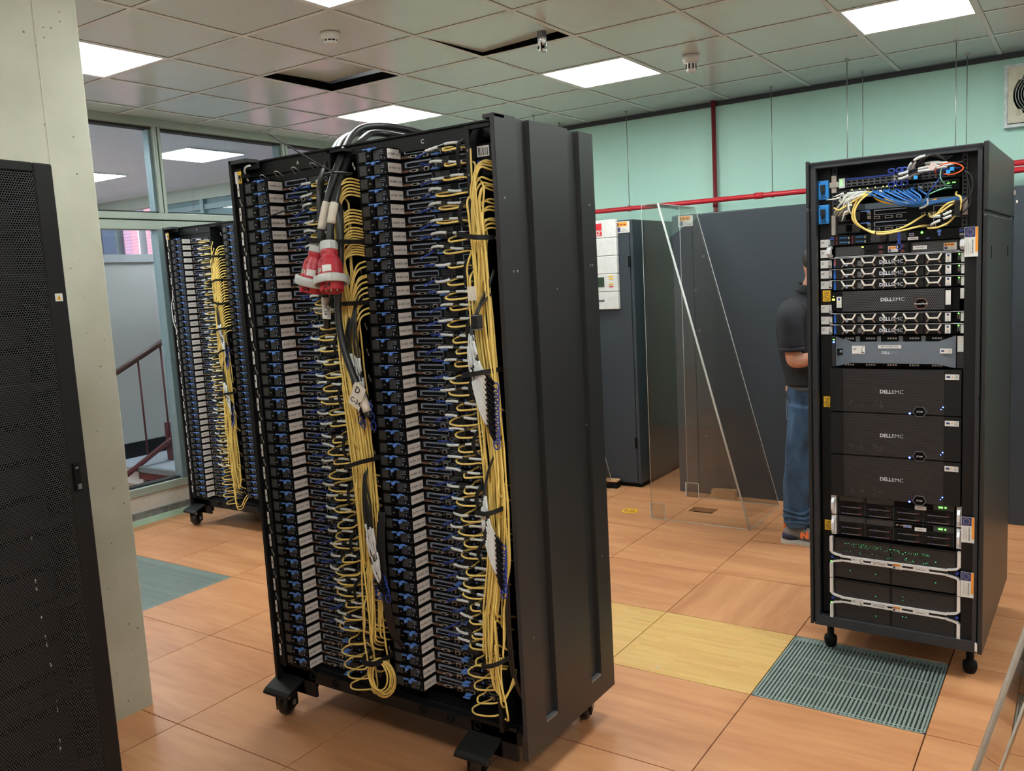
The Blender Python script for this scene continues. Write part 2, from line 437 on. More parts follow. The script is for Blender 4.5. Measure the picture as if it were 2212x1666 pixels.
for yi in range(-9, 6):
    MB().box(XW, XR, -.0125, .0125, -.0015, .0005).box(XW, XR, -.003, .003, .0005, .05, 1).build('grid_bar', [TBAR, DARK], ce, (0, OY+.6*yi, H))
for n, (xi, yi) in enumerate(lights):
    t = empty('ceiling_light', (OX+.6*xi+.3, OY+.6*yi+.3, H))
    if (xi, yi) in names: tag(t, names[(xi, yi)], 'ceiling light', 'square ceiling lights')
    else: tag(t, 'square ceiling light behind or beside the camera, out of the picture', 'ceiling light', 'ceiling lights outside the picture')
    b = MB(); e = .288; wd = .012
    b.box(-e, e, -e, -e+wd, -.001, .03); b.box(-e, e, e-wd, e, -.001, .03); b.box(-e, -e+wd, -e+wd, e-wd, -.001, .03); b.box(e-wd, e, -e+wd, e-wd, -.001, .03)
    b.build('frame', TBAR, t)
    MB().box(-e+wd, e-wd, -e+wd, e-wd, .002, .02).build('diffuser', LAMP, t)

# ------------------------------------------------------------------ walls
struct(MB().box(XW-.1, XR, YG, YG+.1, -.3, H+.3).build('wall_far', GREEN))
struct(MB().box(XR, XR+.1, YB, YG, -.3, H+.3).build('wall_right', OFFW))
struct(MB().box(XW-.1, XR, YB-.1, YB, -.3, H+.3).build('wall_back', OFFW))
struct(MB().box(XW, XR, YG-.02, YG, H-.035, H-.002).build('trim_1', mat('shadow_gap_trim', S(58, 62, 68), .7)))

# window wall (x = XW): frames with real depth
wl = struct(MB().box(XW-.1, XW, YB, -.9, -.3, H+.3).build('wall_left', OFFW))
def wf(name, y0, y1, z0, z1, x0=-.09, x1=0.0, m=FRAME): return struct(bevel(MB().box(XW+x0, XW+x1, y0, y1, z0, z1).build(name, m), .004))
n = 2
for args in ((-.9, 3, 2.808, H+.01), (-.9, 3, 2.155, 2.203), (-.9, 3, 2.083, 2.147), (-.9, 3, .205, .262)):
    wf('trim_%d' % n, *args); n += 1
struct(MB().box(XW-.1, XW-.04, -.9, 3, 2.14, 2.16).build('trim_%d' % n, GASKET)); n += 1
for yc in (.287, 1.478, 2.68):
    for dy in (-.028, .004):
        wf('trim_%d' % n, yc+dy, yc+dy+.024, 2.203, 2.808); n += 1
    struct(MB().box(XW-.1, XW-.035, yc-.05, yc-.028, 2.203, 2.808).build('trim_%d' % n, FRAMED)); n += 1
    struct(MB().box(XW-.06, XW-.012, yc-.006, yc+.006, 2.14, 2.81).build('trim_%d' % n, GASKET)); n += 1
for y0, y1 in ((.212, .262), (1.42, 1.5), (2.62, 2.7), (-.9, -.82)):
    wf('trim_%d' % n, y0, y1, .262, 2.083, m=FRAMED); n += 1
struct(MB().box(XW-.1, XW-.03, -.9, 3, .262, .275).build('trim_%d' % n, GASKET)); n += 1
struct(MB().box(XW-.1, XW-.03, -.9, 3, 2.2, 2.214).build('trim_%d' % n, GASKET)); n += 1
struct(MB().box(XW-.1, XW-.03, -.9, 3, 2.792, 2.81).build('trim_%d' % n, GASKET)); n += 1
struct(MB().box(XW-.1, XW-.012, -.9, 3, .09, .205).build('trim_%d' % n, mat('sill_paint', S(196, 192, 184), .5))); n += 1
struct(MB().box(XW-.1, XW+.006, -.9, 3, .045, .09).build('baseboard_left', mat('scuffed_kickplate', S(120, 128, 130), .45, .3, .5, 14))); n += 1
struct(MB().box(XW-.1, XW+.008, -.9, 3, 0, .045).build('trim_%d' % n, mat('mint_skirting', S(176, 212, 192), .6))); n += 1
k = 1
for y0, y1, z0, z1 in ((-.9, .26, 2.214, 2.80), (.31, 1.45, 2.214, 2.80), (1.5, 2.65, 2.214, 2.80), (2.7, 3.0, 2.214, 2.80), (-.82, .212, .275, 2.083), (.262, 1.42, .275, 2.083), (1.5, 2.62, .275, 2.083), (2.7, 3.0, .275, 2.083)):
    struct(MB().box(XW-.064, XW-.058, y0, y1, z0, z1).build('window_%d' % k, GLASS)); k += 1

# corridor beyond the window wall
XC = -6.4
struct(MB().box(XC, XW-.1, -1.6, 3.0, -.3, -.002).build('floor_corridor', mat('corridor_floor', S(176, 130, 98), .35, 0, .1, 4)))
struct(MB().box(XC-.1, XW-.1, -1.6, 3.3, H, H+.05).build('ceiling_corridor', mat('corridor_ceiling', S(205, 214, 226), .5)))
struct(MB().box(XC, XW-.1, -1.7, -1.6, 0, H).build('wall_near_corridor', OFFW))
struct(MB().box(XC, XW-.1, 3.0, 3.1, 2.72, H).build('trim_%d' % n, FRAME)); n += 1
cg = mat('corridor_blind', S(150, 172, 174), .5)
struct(MB().box(XC, XW-.1, 3.0, 3.1, 0, 1.0).build('wall_far_corridor', OFFW))
struct(MB().box(-4.95, -3.2, 3.04, 3.06, 1.0, 2.72).build('trim_%d' % n, cg)); n += 1
for x in (-6.35, -5.88, -4.95, -4.1, -3.2, -2.6, -1.6):
    struct(MB().box(x-.03, x+.03, 2.985, 3.06, 1.0, 2.72).build('trim_%d' % n, FRAMED)); n += 1
struct(MB().box(XC, XW-.1, 3.0, 3.08, 2.60, 2.66).build('trim_%d' % n, FRAMED)); n += 1
struct(MB().box(XC, XW-.1, 3.02, 3.026, 1.0, 2.72).build('window_%d' % k, GLASS)); k += 1
struct(MB().box(-2.68, -2.60, -.6, 3.0, 0, 1.93).build('wall_partition', mat('partition_paint', S(168, 168, 166), .5, 0, .02, 3)))
struct(MB().box(-2.70, -2.585, -.6, 3.0, 1.93, 2.0).build('trim_%d' % n, mat('sill_grey', S(150, 154, 158), .5))); n += 1
struct(MB().box(-2.605, -2.585, .58, 3.0, .16, .30).build('trim_%d' % n, BLACK)); n += 1
for i, (x, y) in enumerate(((-2.12, 1.48), (-3.9, 1.44), (-2.12, -.9), (-5.6, 1.4), (-3.9, -.9))):  # last three lights are added out of view to brighten the corridor
    t = empty('ceiling_light', (x, y, H)); tag(t, ['square corridor light seen through the second high window pane', 'corridor light seen through the high window pane beside the pillar', 'light added unseen behind the pillar to brighten the corridor', 'light added unseen far down the corridor to brighten it', 'light added unseen deep behind the pillar to brighten the corridor'][i], 'ceiling light')
    MB().box(-.31, .31, -.31, .31, -.012, -.001).build('frame', TBAR, t); MB().box(-.295, .295, -.295, .295, -.014, -.0125).build('diffuser', LAMPC, t)
# facade across the yard with pink blinds
struct(MB().box(-16, 6, 6.05, 6.15, -.3, 7).build('wall_facade', mat('facade_dark_glass', S(70, 78, 100), .4)))
ROSE = mat('rose_blind', S(150, 96, 104), .7); LILAC = mat('lilac_blind', S(206, 150, 176), .7)
slat = {}
for nm, m in (('p', PINK), ('r', ROSE), ('l', LILAC)):
    b = MB()
    for q in range(95): b.box(0, .245, 0, .03, .4+q*.06, .4+q*.06+.057)
    slat[nm] = b.mesh('window_blind', m)
for i in range(13):
    for nm, dx in (('r', -.47), ('l', -.235), ('p', 0), ('p', .47)):
        o = obj('window_blind', slat[nm], None, (-10.18+i*1.18, 5.97, 0)); o.location.x += dx
        cl = {'p': 'bright pink', 'r': 'dull rose', 'l': 'pale lilac'}[nm]
        tag(o, '%s %s facade blind%s beyond the corridor windows' % (ordinal(i+1), cl, ' of the right-hand set' if dx > .3 else ''), 'blind', cl+' blinds on the facade')
    struct(MB().box(-10.18+i*1.18+.32, -10.18+i*1.18+.36, 5.9, 6.05, -.2, 7).build('trim_%d' % n, OFFW)); n += 1
struct(MB().box(XC-.1, XC, -1.7, 3.1, -.3, H).build('wall_end_corridor', OFFW))
struct(MB().box(-16, 6, 3.1, 6.1, -.36, -.30).build('ground_yard', mat('yard_paving', S(150, 146, 138), .8)))

# staircase
st = empty('staircase', (-2.1, .58, 0)); tag(st, 'maroon steel staircase with grey treads beyond the window wall', 'staircase')
MB().box(-.5, .62, 0, 1.5, .145, .165).build('landing', mat('tread_grey', S(150, 158, 166), .6, 0, .1, 30), st)
MB().box(-.02, .62, -.012, .03, .135, .18).build('tread_nosing', mat('ribbed_rubber', S(112, 118, 122), .6, 0, .3, 80), st)
MB().box(-.0, .62, .0, .03, .07, .135).build('beam', MAROON, st)
MB().box(.15, .2, .01, .05, 0, .07).build('post', MAROON, st)
MB().box(-.5, -.02, .05, .08, .0, .145).build('riser', OFFW, st)
tread = MB().box(0, .9, 0, .27, 0, .03).mesh('tread', GREYM)
for s in range(6): obj('tread', tread, st, (.05, .5+s*.27, .33+s*.165))
def bar(p0, p1, w_, m, nm, par):
    return MB().tube([p0, p1], w_, 4, m=0).build(nm, m, par)
bar((0, -.25, .06), (0, 2.0, 1.16), .03, MAROON, 'stringer', st)
bar((0, -.25, .93), (0, 2.0, 1.98), .032, mat('handrail_wood', S(70, 46, 42), .4), 'handrail', st)
for s in range(9):
    y = -.12+s*.225; bar((0, y, .06+(y+.25)*.489), (0, y, .93+(y+.25)*.467), .009, MAROON, 'baluster', st)
MB().box(-.06, .02, .33, .38, .16, .5).build('newel', MAROON, st)

# concrete pillar
pm = bpy.data.materials.new('pitted_concrete'); pm.use_nodes = True; nt = pm.node_tree; p = nt.nodes['Principled BSDF']
tc = nt.nodes.new('ShaderNodeTexCoord'); vz = nt.nodes.new('ShaderNodeTexVoronoi'); vz.inputs['Scale'].default_value = 30; vz.inputs['Randomness'].default_value = 1.0
nz = nt.nodes.new('ShaderNodeTexNoise'); nz.inputs['Scale'].default_value = 5; nz.inputs['Detail'].default_value = 6
vz.voronoi_dimensions = '2D'; sx = nt.nodes.new('ShaderNodeSeparateXYZ'); cx_ = nt.nodes.new('ShaderNodeCombineXYZ'); nt.links.new(tc.outputs['Object'], sx.inputs[0])
nt.links.new(mnode(nt, 'ADD', sx.outputs[1], sx.outputs[0]), cx_.inputs[0]); nt.links.new(sx.outputs[2], cx_.inputs[1])
wn = nt.nodes.new('ShaderNodeTexNoise'); wn.inputs['Scale'].default_value = 70; nt.links.new(tc.outputs['Object'], wn.inputs['Vector'])
wv = nt.nodes.new('ShaderNodeVectorMath'); wv.operation = 'MULTIPLY_ADD'; wv.inputs[1].default_value = (.009, .009, 0); nt.links.new(wn.outputs['Color'], wv.inputs[0]); nt.links.new(cx_.outputs[0], wv.inputs[2])
nt.links.new(wv.outputs[0], vz.inputs['Vector']); nt.links.new(tc.outputs['Object'], nz.inputs['Vector'])
sp = nt.nodes.new('ShaderNodeSeparateColor'); nt.links.new(vz.outputs['Color'], sp.inputs[0])
rad = mnode(nt, 'MULTIPLY', mnode(nt, 'GREATER_THAN', sp.outputs[0], .74), mnode(nt, 'MULTIPLY', mnode(nt, 'POWER', sp.outputs[1], 2.5), .13))
pit = mnode(nt, 'LESS_THAN', vz.outputs['Distance'], rad)
cr = nt.nodes.new('ShaderNodeValToRGB'); cr.color_ramp.elements[0].color = S(188, 188, 170); cr.color_ramp.elements[1].color = S(204, 204, 188)
cr.color_ramp.elements[0].position = .3; cr.color_ramp.elements[1].position = .7
nt.links.new(nz.outputs['Fac'], cr.inputs[0])
mx = nt.nodes.new('ShaderNodeMix'); mx.data_type = 'RGBA'; mx.inputs[7].default_value = S(84, 80, 68)
nt.links.new(mnode(nt, 'MULTIPLY', pit, .8), mx.inputs[0]); nt.links.new(cr.outputs[0], mx.inputs[6]); nt.links.new(mx.outputs[2], p.inputs['Base Color'])
bp = nt.nodes.new('ShaderNodeBump'); bp.invert = True; bp.inputs['Strength'].default_value = .7; bp.inputs['Distance'].default_value = .004
nt.links.new(pit, bp.inputs['Height']); nt.links.new(bp.outputs[0], p.inputs['Normal']); p.inputs['Roughness'].default_value = .7
pb = MB(); poly = [(.85, -1.743), (1.558, -1.743), (1.57, -1.752), (1.57, -3.05), (.85, -3.05)]
pb.prism(poly[::-1], 2, -.3, H+.3)
struct(pb.build('pillar', pm)); 
struct(MB().box(1.5695, 1.5715, -1.909, -1.906, 1.9, H).build('trim_%d' % n, CREAM)); n += 1

# ------------------------------------------------------------------ objects on the ceiling
def smoke(loc, label):
    t = empty('smoke_detector', loc); tag(t, label, 'smoke detector')
    MB().lathe([(0, 0), (.05, 0), (.052, -.004), (.052, -.018), (.047, -.022)], 24).build('base', WHITE, t)
    MB().lathe([(.047, -.022), (.049, -.026), (.046, -.032), (.032, -.034)], 24).build('collar', WHITE, t)
    MB().lathe([(.031, -.034), (.031, -.043)], 20).build('chamber', BLACK2, t)
    b = MB()
    for k in range(10):
        a = 2*PI*k/10; b.cyl((.034*math.cos(a), .034*math.sin(a), -.033), (.031*math.cos(a), .031*math.sin(a), -.045), .0025, 6)
    b.build('rib', WHITE, t)
    MB().lathe([(.034, -.042), (.034, -.047), (.026, -.051), (0, -.053)], 20).build('cap', WHITE, t)
    MB().lathe([(.005, -.05), (.004, -.056), (0, -.058)], 10, Matrix.Translation((.012, -.012, 0))).build('indicator', PLUGG, t)
smoke((1.439, -.34, H), 'white round smoke detector on the ceiling above the central rack')
t = empty('gas_nozzle', (2.226, .398, H)); tag(t, 'chrome fire suppression nozzle hanging from the ceiling', 'nozzle')
MB().lathe([(0, .0), (.0275, 0), (.0275, -.035), (.022, -.035)], 6, smooth=False).build('hex_nut', GREYM, t)
b = MB().lathe([(.0235, -.035), (.0235, -.07), (.021, -.072), (.021, -.102), (.019, -.105), (0, -.105)], 24); b.build('body', CHROME, t)
for k in range(4):
    a = k*PI/2-.75; MB().cyl((.015*math.cos(a), .015*math.sin(a), -.082), (.0225*math.cos(a), .0225*math.sin(a), -.082), .0075, 10).build('orifice', DARK, t)
t = empty('heat_detector', (2.608, 1.477, H)); tag(t, 'white cylindrical heat detector on the ceiling near the green wall', 'heat detector')
MB().lathe([(0, 0), (.05, 0), (.05, -.025), (.047, -.03), (.047, -.04), (.03, -.042)], 24).build('base', WHITE, t)
MB().lathe([(.029, -.04), (.03, -.085), (.022, -.098), (0, -.1)], 18).build('cage', WHITE, t)
sl = MB().box(-.004, .004, -.032, -.028, -.08, -.05).mesh('slot', DARK)
for k in range(8): obj('slot', sl, t, rot=(0, 0, k*PI/4))

rods = [(.951, 2.337, 1.98), (.92, 2.785, 2.1), (1.539, 2.78, 2.1), (2.688, 2.78, 2.1), (3.307, 2.335, 2.0), (3.309, 2.78, 2.1), (3.926, 2.357, 2.0), (3.939, 2.78, 2.1)]
rl_ = ['threaded rod left of the central rack top, nearer the camera', 'threaded rod just right of the first above the central rack', 'threaded rod holding the red pipe beside the central rack', 'threaded rod holding the red pipe right of the dark red riser',
       'front rod of the left pair above the tall mixed rack', 'rear rod of the left pair above the tall mixed rack', 'front rod of the right pair above the tall mixed rack', 'rear rod of the right pair above the tall mixed rack']
for (x, y, z0), lb in zip(rods, rl_):
    t = empty('threaded_rod', (x, y, H)); tag(t, 'thin galvanised '+lb, 'rod', 'threaded rods hanging from the ceiling')
    MB().cyl((0, 0, 0), (0, 0, z0-H), .0029, 6).build('rod', STEEL, t)
    MB().lathe([(.012, 0), (.012, -.003), (.007, -.012), (.007, -.016), (.004, -.016)], 8).build('nut', STEEL, t)

def pipe(label, p0, p1, r, m, couplings=()):
    o = MB().cyl(p0, p1, r, 14).build('fire_pipe', m); tag(o, label, 'pipe')
    P0, P1 = Vector(p0), Vector(p1); d = (P1-P0).normalized()
    for s, wd in couplings:
        c = P0.lerp(P1, s); MB().cyl(c-d*wd, c+d*wd, r*1.25, 14).build('coupling', m, o)
    return o
hp = pipe('bright red horizontal fire pipe along the green wall', (-.4, 2.78, 2.104), (XR, 2.78, 2.104), .019, REDP, ((.4265, .03), (.62, .03)))
for x in (.92, 1.539, 2.688, 3.309, 3.939):
    MB().tube([(x+.022*math.cos(a), 2.78, 2.104+.024*math.sin(a)) for a in [k*PI/6 for k in range(12)]], .004, 6, closed=True).build('pipe_clamp', STEEL, hp)
pipe('second red fire pipe just above the long one, right of the tall rack', (3.95, 2.78, 2.148), (XR, 2.78, 2.148), .019, REDP)
pipe('dark red vertical riser pipe on the green wall', (2.19, 2.955, .3), (2.19, 2.955, H), .0165, DREDP, ((.7, .03),))
# wall fan
t = empty('wall_fan', (4.33, YG-.06, 2.585)); tag(t, 'beige square wall fan with round guard in a white frame', 'fan')
b = MB()
b.box(-.195, .195, 0, .06, -.195, -.175); b.box(-.195, .195, 0, .06, .175, .195); b.box(-.195, -.175, 0, .06, -.175, .175); b.box(.175, .195, 0, .06, -.175, .175)
b.build('housing', mat('masking_white', S(216, 224, 226), .6, 0, .2, 30), t)
b = MB(); ring = [(.145*math.cos(2*PI*k/32), .145*math.sin(2*PI*k/32)) for k in range(32)]; sq = []
for x, z in ring:
    s = .172/max(abs(x), abs(z)); sq.append((x*s, z*s))
for k in range(32):
    q = (k+1) % 32; b.quad([(sq[k][0], -.02, sq[k][1]), (sq[q][0], -.02, sq[q][1]), (ring[q][0], -.02, ring[q][1]), (ring[k][0], -.02, ring[k][1])])
    b.quad([(ring[k][0], -.02, ring[k][1]), (ring[q][0], -.02, ring[q][1]), (ring[q][0], .05, ring[q][1]), (ring[k][0], .05, ring[k][1])])
    b.quad([(sq[q][0], -.02, sq[q][1]), (sq[k][0], -.02, sq[k][1]), (sq[k][0], .0, sq[k][1]), (sq[q][0], .0, sq[q][1])])
b.build('face_plate', BEIGE, t)
MB().box(-.17, .17, .05, .058, -.17, .17).build('back_plate', DARK, t)
for r in (.04, .055, .07, .085, .1, .115, .13):
    MB().tube([(r*math.cos(2*PI*k/36), -.022, r*math.sin(2*PI*k/36)) for k in range(36)], .0032, 5, closed=True).build('guard_ring', STEEL, t)
for k in range(4):
    a = PI/4+k*PI/2; MB().tube([(.035*math.cos(a), -.02, .035*math.sin(a)), (.15*math.cos(a), -.02, .15*math.sin(a))], .004, 5).build('guard_spoke', STEEL, t)
    MB().lathe([(.02, 0), (.02, .004), (.006, .004), (.006, 0)], 14, Matrix.Translation((.152*math.cos(a)*1.02, -.022, .152*math.sin(a)*1.02)) @ Matrix.Rotation(PI/2, 4, 'X')).build('corner_screw', BEIGE, t)
MB().lathe([(0, 0), (.035, 0), (.035, .03)], 18, Matrix.Translation((0, -.01, 0)) @ Matrix.Rotation(-PI/2, 4, 'X')).build('hub', BLACK2, t)
blm = MB(); blm.quad([(.03, 0, -.02), (.135, 0, -.05), (.14, .03, .03), (.03, .02, .02)])
bl0 = obj('blade', blm.mesh('blade', BLACK2), t, (0, .015, 0))
for k in range(1, 5): obj('blade', bl0.data, t, (0, .015, 0), (0, k*2*PI/5, 0))

# ------------------------------------------------------------------ stickers
def flag_sticker(parent, x, z, w_, h, y, rot=None):
    # white card, orange band above, blue square below left
    s = MB().box(x, x+w_, y-.001, y, z, z+h).build('sticker', WHITE, parent)
    MB().box(x+w_*.05, x+w_*.82, y-.0016, y-.001, z+h*.55, z+h*.95).build('orange_band', ORANGE, s)
    MB().box(x+w_*.05, x+w_*.30, y-.0016, y-.001, z+h*.08, z+h*.5).build('blue_field', EUBLUE, s)
    b = MB(); cx, cz = x+w_*.175, z+h*.29
    for k in range(12):
        a = 2*PI*k/12; b.box(cx+h*.14*math.cos(a)-h*.012, cx+h*.14*math.cos(a)+h*.012, y-.0021, y-.0016, cz+h*.14*math.sin(a)-h*.012, cz+h*.14*math.sin(a)+h*.012)
    b.build('star_ring', YSTICK, s)
    b = MB().box(x+w_*.09, x+w_*.19, y-.0021, y-.0016, z+h*.6, z+h*.88)
    for k in range(2): b.box(x+w_*(.28+.27*k), x+w_*(.46+.27*k), y-.0021, y-.0016, z+h*.68, z+h*.78)
    b.build('crest_print', MAROON, s)
    b = MB()
    for k in range(3): b.box(x+w_*.36, x+w_*(.9-.1*k), y-.0016, y-.001, z+h*(.12+.11*k), z+h*(.12+.11*k)+h*.03)
    b.build('fine_print', GREYM, s)
    return s
def eu_vertical(parent, x, z, w_, h, y):
    s = MB().box(x, x+w_, y-.001, y, z, z+h).build('sticker', WHITE, parent)
    MB().box(x+w_*.80, x+w_*.99, y-.0016, y-.001, z+h*.16, z+h*.99).build('orange_band', ORANGE, s)
    MB().box(x+w_*.03, x+w_*.78, y-.0016, y-.001, z+h*.66, z+h*.99).build('blue_field', EUBLUE, s)
    b = MB(); cx, cz = x+w_*.4, z+h*.83
    for k in range(12):
        a = 2*PI*k/12; b.box(cx+.0105*math.cos(a)-.001, cx+.0105*math.cos(a)+.001, y-.0021, y-.0016, cz+.0105*math.sin(a)-.001, cz+.0105*math.sin(a)+.001)
    b.build('star_ring', YSTICK, s)
    obj('lettering', TX['EU'], s, (x+w_*.6, y-.0021, z+h*.34), (PI/2, PI/2, 0)).scale = (.75, .75, .75)
    b = MB()
    for k in range(3): b.box(x+w_*(.18+.12*k), x+w_*(.2+.12*k), y-.0016, y-.001, z+h*.1, z+h*(.6-.07*k))
    b.build('fine_print', GREYM, s)
def white_card(parent, x, z, w_, h, y, portrait=True):
    s = MB().box(x, x+w_, y-.001, y, z, z+h).build('sticker', WHITE, parent)
    b = MB().box(x+w_*.1, x+w_*.35, y-.0016, y-.001, z+h*.68, z+h*.73); b.box(x+w_*.1, x+w_*.3, y-.0016, y-.001, z+h*.5, z+h*.55)
    b.box(x+w_*.7, x+w_*.96, y-.0016, y-.001, z+h*.1, z+h*.2)
    pts = [(x+w_*.95, y-.0012, z+h*.9), (x+w_*.8, y-.0012, z+h*.8), (x+w_*.72, y-.0012, z+h*.55), (x+w_*.8, y-.0012, z+h*.4), (x+w_*.72, y-.0012, z+h*.3), (x+w_*.95, y-.0012, z+h*.15)]
    b.tube(spline(pts, 3), .0007, 4); b.build('print', INK, s)
    return s
def id_card(parent, x, z, w_, h, y):
    s = MB().box(x, x+w_, y-.001, y, z, z+h).build('sticker', WHITE, parent)
    if w_ > h:
        MB().box(x+w_*.1, x+w_*.36, y-.0016, y-.001, z+h*.35, z+h*.7).build('blue_field', EUBLUE, s); MB().box(x+w_*.48, x+w_*.56, y-.0016, y-.001, z+h*.42, z+h*.64).build('crest_print', ORANGE, s)
        b = MB()
        for k in range(4): b.box(x+w_*.68, x+w_*.95, y-.0016, y-.001, z+h*(.18+.18*k), z+h*(.23+.18*k))
    else:
        MB().box(x+w_*.3, x+w_*.7, y-.0016, y-.001, z+h*.66, z+h*.9).build('blue_field', EUBLUE, s); MB().box(x+w_*.4, x+w_*.6, y-.0016, y-.001, z+h*.44, z+h*.54).build('crest_print', ORANGE, s)
        b = MB()
        for k in range(4): b.box(x+w_*.2, x+w_*.8, y-.0016, y-.001, z+h*(.07+.08*k), z+h*(.09+.08*k))
    b.build('fine_print', GREYM, s)
def name_strip(parent, x, z, w_, h, y, key=None, sc=1.0):
    s = MB().box(x, x+w_, y-.0012, y, z, z+h).build('name_strip', WHITE, parent)
    if key: obj('lettering', TX[key], s, (x+w_/2, y-.0016, z+h/2), FRONT).scale = (sc, sc, sc)
    else: MB().box(x+w_*.2, x+w_*.8, y-.0016, y-.0012, z+h*.42, z+h*.58).build('fine_print', GREYM, s)
def warn_lh(parent, x, z, w_, h, y):
    s = MB().box(x, x+w_, y-.001, y, z, z+h).build('sticker', YSTICK, parent)
    obj('lettering', TX['LM'], s, (x+w_/2, y-.0016, z+h*.77), FRONT).scale = (.85, .85, .85)
    cx, cz, r = x+w_/2, z+h*.34, w_*.36
    b = MB().tube([(cx+r*math.cos(2*PI*k/20), y-.0012, cz+r*math.sin(2*PI*k/20)) for k in range(20)], .0009, 4, closed=True)
    b.tube([(cx-r*.7, y-.0012, cz+r*.7), (cx+r*.7, y-.0012, cz-r*.7)], .0009, 4); b.box(cx-r*.4, cx+r*.3, y-.0015, y-.001, cz-r*.3, cz-r*.2); b.box(cx-r*.3, cx-r*.2, y-.0015, y-.001, cz-r*.4, cz+r*.4)
    b.build('print', INK, s)

# ------------------------------------------------------------------ wide server racks (two alike)
PITCH = 0.04245; ZA = 0.203; ZC = 0.2447; XA = 0.05; XCc = 0.60
def wide_rack(loc, label, big=True):
    t = empty('server_rack', loc); tag(t, label, 'server rack')
    W, D, Z0, Z1 = 1.146, .574, .143, 2.045
    # left side panel with a front return
    b = MB(); b.box(.016, .05, .0078, .012, Z0+.05, Z1-.01); b.box(0, .008, 0, D, Z0, Z1+.02); b.box(.0, .014, -.004, .02, Z0, Z1+.02); b.box(.008, .03, .075, .085, Z0+.05, Z1-.06)
    bevel(b.build('side_panel', BLACK, t), .0015)
    # right side panel with two vertical grooves (profile in plan)
    px, pd = W, .016
    g = [(px, -.004), (px, .108), (px-pd, .112), (px-pd, .176), (px, .180), (px, .407), (px-pd, .411), (px-pd, .476), (px, .480), (px, D), (px-.022, D), (px-.022, .02), (px-.012, .02), (px-.012, -.004)]
    b = MB(); b.prism(g, 2, .205, Z1+.02)
    b.box(px-.022, px, -.004, D, Z0-.02, .196)
    for y0, y1 in ((-.004, .11), (.178, .409), (.478, D)): b.box(px-.018, px, y0, y1, .196, .205)
    sp_ = b.build('side_panel', RACKSIDE, t)
    for y0 in (.112, .411): MB().box(px-.015, px-.001, y0, y0+.066, .192, .205).build('groove_stop', GREYM, sp_)
    hp_ = MB()
    for y, z in ((.03, 1.83), (.057, 1.62), (.078, 1.62), (.535, 1.83), (.54, 1.63), (.525, 1.63), (.30, 1.56), (.06, .5), (.45, 1.1), (.52, .62)):
        hp_.lathe([(.004, 0), (.0035, .0006), (0, .0006)], 8, Matrix.Translation((px, y, z)) @ Matrix.Rotation(PI/2, 4, 'Y'))
    hp_.build('rivet', GREYM, sp_)
    MB().box(px-.013, px-.001, -.006, -.0035, Z0+.05, Z1+.018).build('front_lip', RACKLIP, t)
    # top, rear and base
    MB().box(.01, px-.022, .078, D, Z1-.02, Z1+.012).build('top_panel', BLACK, t)
    MB().box(.01, px-.022, D-.02, D-.005, Z0+.02, Z1-.03).build('rear_panel', DARK, t)
    b = MB(); b.box(.01, px-.022, .070, .078, Z1-.034, Z1+.013); b.box(.01, px-.022, .060, .078, Z1+.013, Z1+.018); b.box(.01, .485, .079, .085, Z1-.085, Z1-.034)
    hd = b.build('header', BLACK, t)
    obj('lettering', tinted('A', WHITE), hd, (.272, .0692, Z1-.011), FRONT).scale = (.5,)*3; obj('lettering', tinted('C', WHITE), hd, (.826, .0692, Z1-.012), FRONT).scale = (.55,)*3
    b = MB(); b.box(.0, .10, -.004, .05, Z1+.006, Z1+.02); b.box(.02, .10, .046, .05, Z1-.012, Z1+.02); bevel(b.build('corner_bracket', RACKLIP, t), .002)
    b = MB(); b.box(px-.04, px, -.004, .05, Z1+.008, Z1+.02); bevel(b.build('corner_bracket', RACKLIP, t), .002)
    b = MB(); b.box(.008, px-.022, .05, D, Z0-.01, Z0+.055); b.box(.008, px-.022, .03, .055, Z0-.0, Z0+.045); bevel(b.build('base_frame', BLACK, t), .002)
    for x in (.17, .29, .40, .70, .82, .93):
        MB().lathe([(.016, 0), (.016, .004), (.011, .004), (.011, 0)], 16, Matrix.Translation((x, .0295, Z0+.028)) @ Matrix.Rotation(PI/2, 4, 'X')).build('grommet', BLACK2, t)
    # posts in the two cable bays
    b = MB(); b.box(.487, .499, -.002, .02, 1.36, Z1-.004); b.box(.487, .56, -.002, .05, Z1-.012, Z1-.004); b.box(.487, .499, .02, .30, 1.36, Z1-.004); b.build('cable_post', BLACK, t)
    b = MB(); b.box(1.040, 1.055, -.002, .015, Z0+.05, Z1-.004); b.box(1.040, px-.02, -.0, .02, Z1-.014, Z1-.004); b.box(1.040, 1.055, .015, .08, Z0+.05, Z1-.004)
    po = b.build('cable_post', BLACK, t)
    b = MB()
    for z in (1.80, 1.90, 1.97, 1.70, 1.60): b.box(1.0465, 1.0495, -.003, -.0015, z, z+.006)
    b.build('post_slot', PORTS, po)
    for x0, x1 in ((.015, .045), (.50, .596), (1.056, 1.12)): MB().box(x0, x1, .12, .13, Z0+.06, Z1-.08).build('bay_back', DARK, t)
    for k in range(21):   # white strips on the left inner rail
        z = .235+k*.0852; sl_ = MB().box(.028, .0365, .0035, .0050, z, z+.046).build('rail_label', TAGW, t)
        MB().box(.0305, .034, .0028, .0035, z+.02, z+.028).build('print', INK, sl_)
        b = MB(); b.box(.034, .046, .004, .006, z+.060, z+.065); b.box(.034, .038, .004, .006, z+.060, z+.076); b.box(.041, .046, .004, .006, z+.05, z+.065); b.build('rail_hook', PORTS, t)
    for k in range(21):
        z = .28+k*.0849; b = MB(); b.box(.583, .587, .010, .012, z, z+.016); b.box(.583, .594, .010, .012, z, z+.006); b.box(.589, .594, .010, .012, z-.008, z+.006); b.build('rail_hook', PORTS, t)
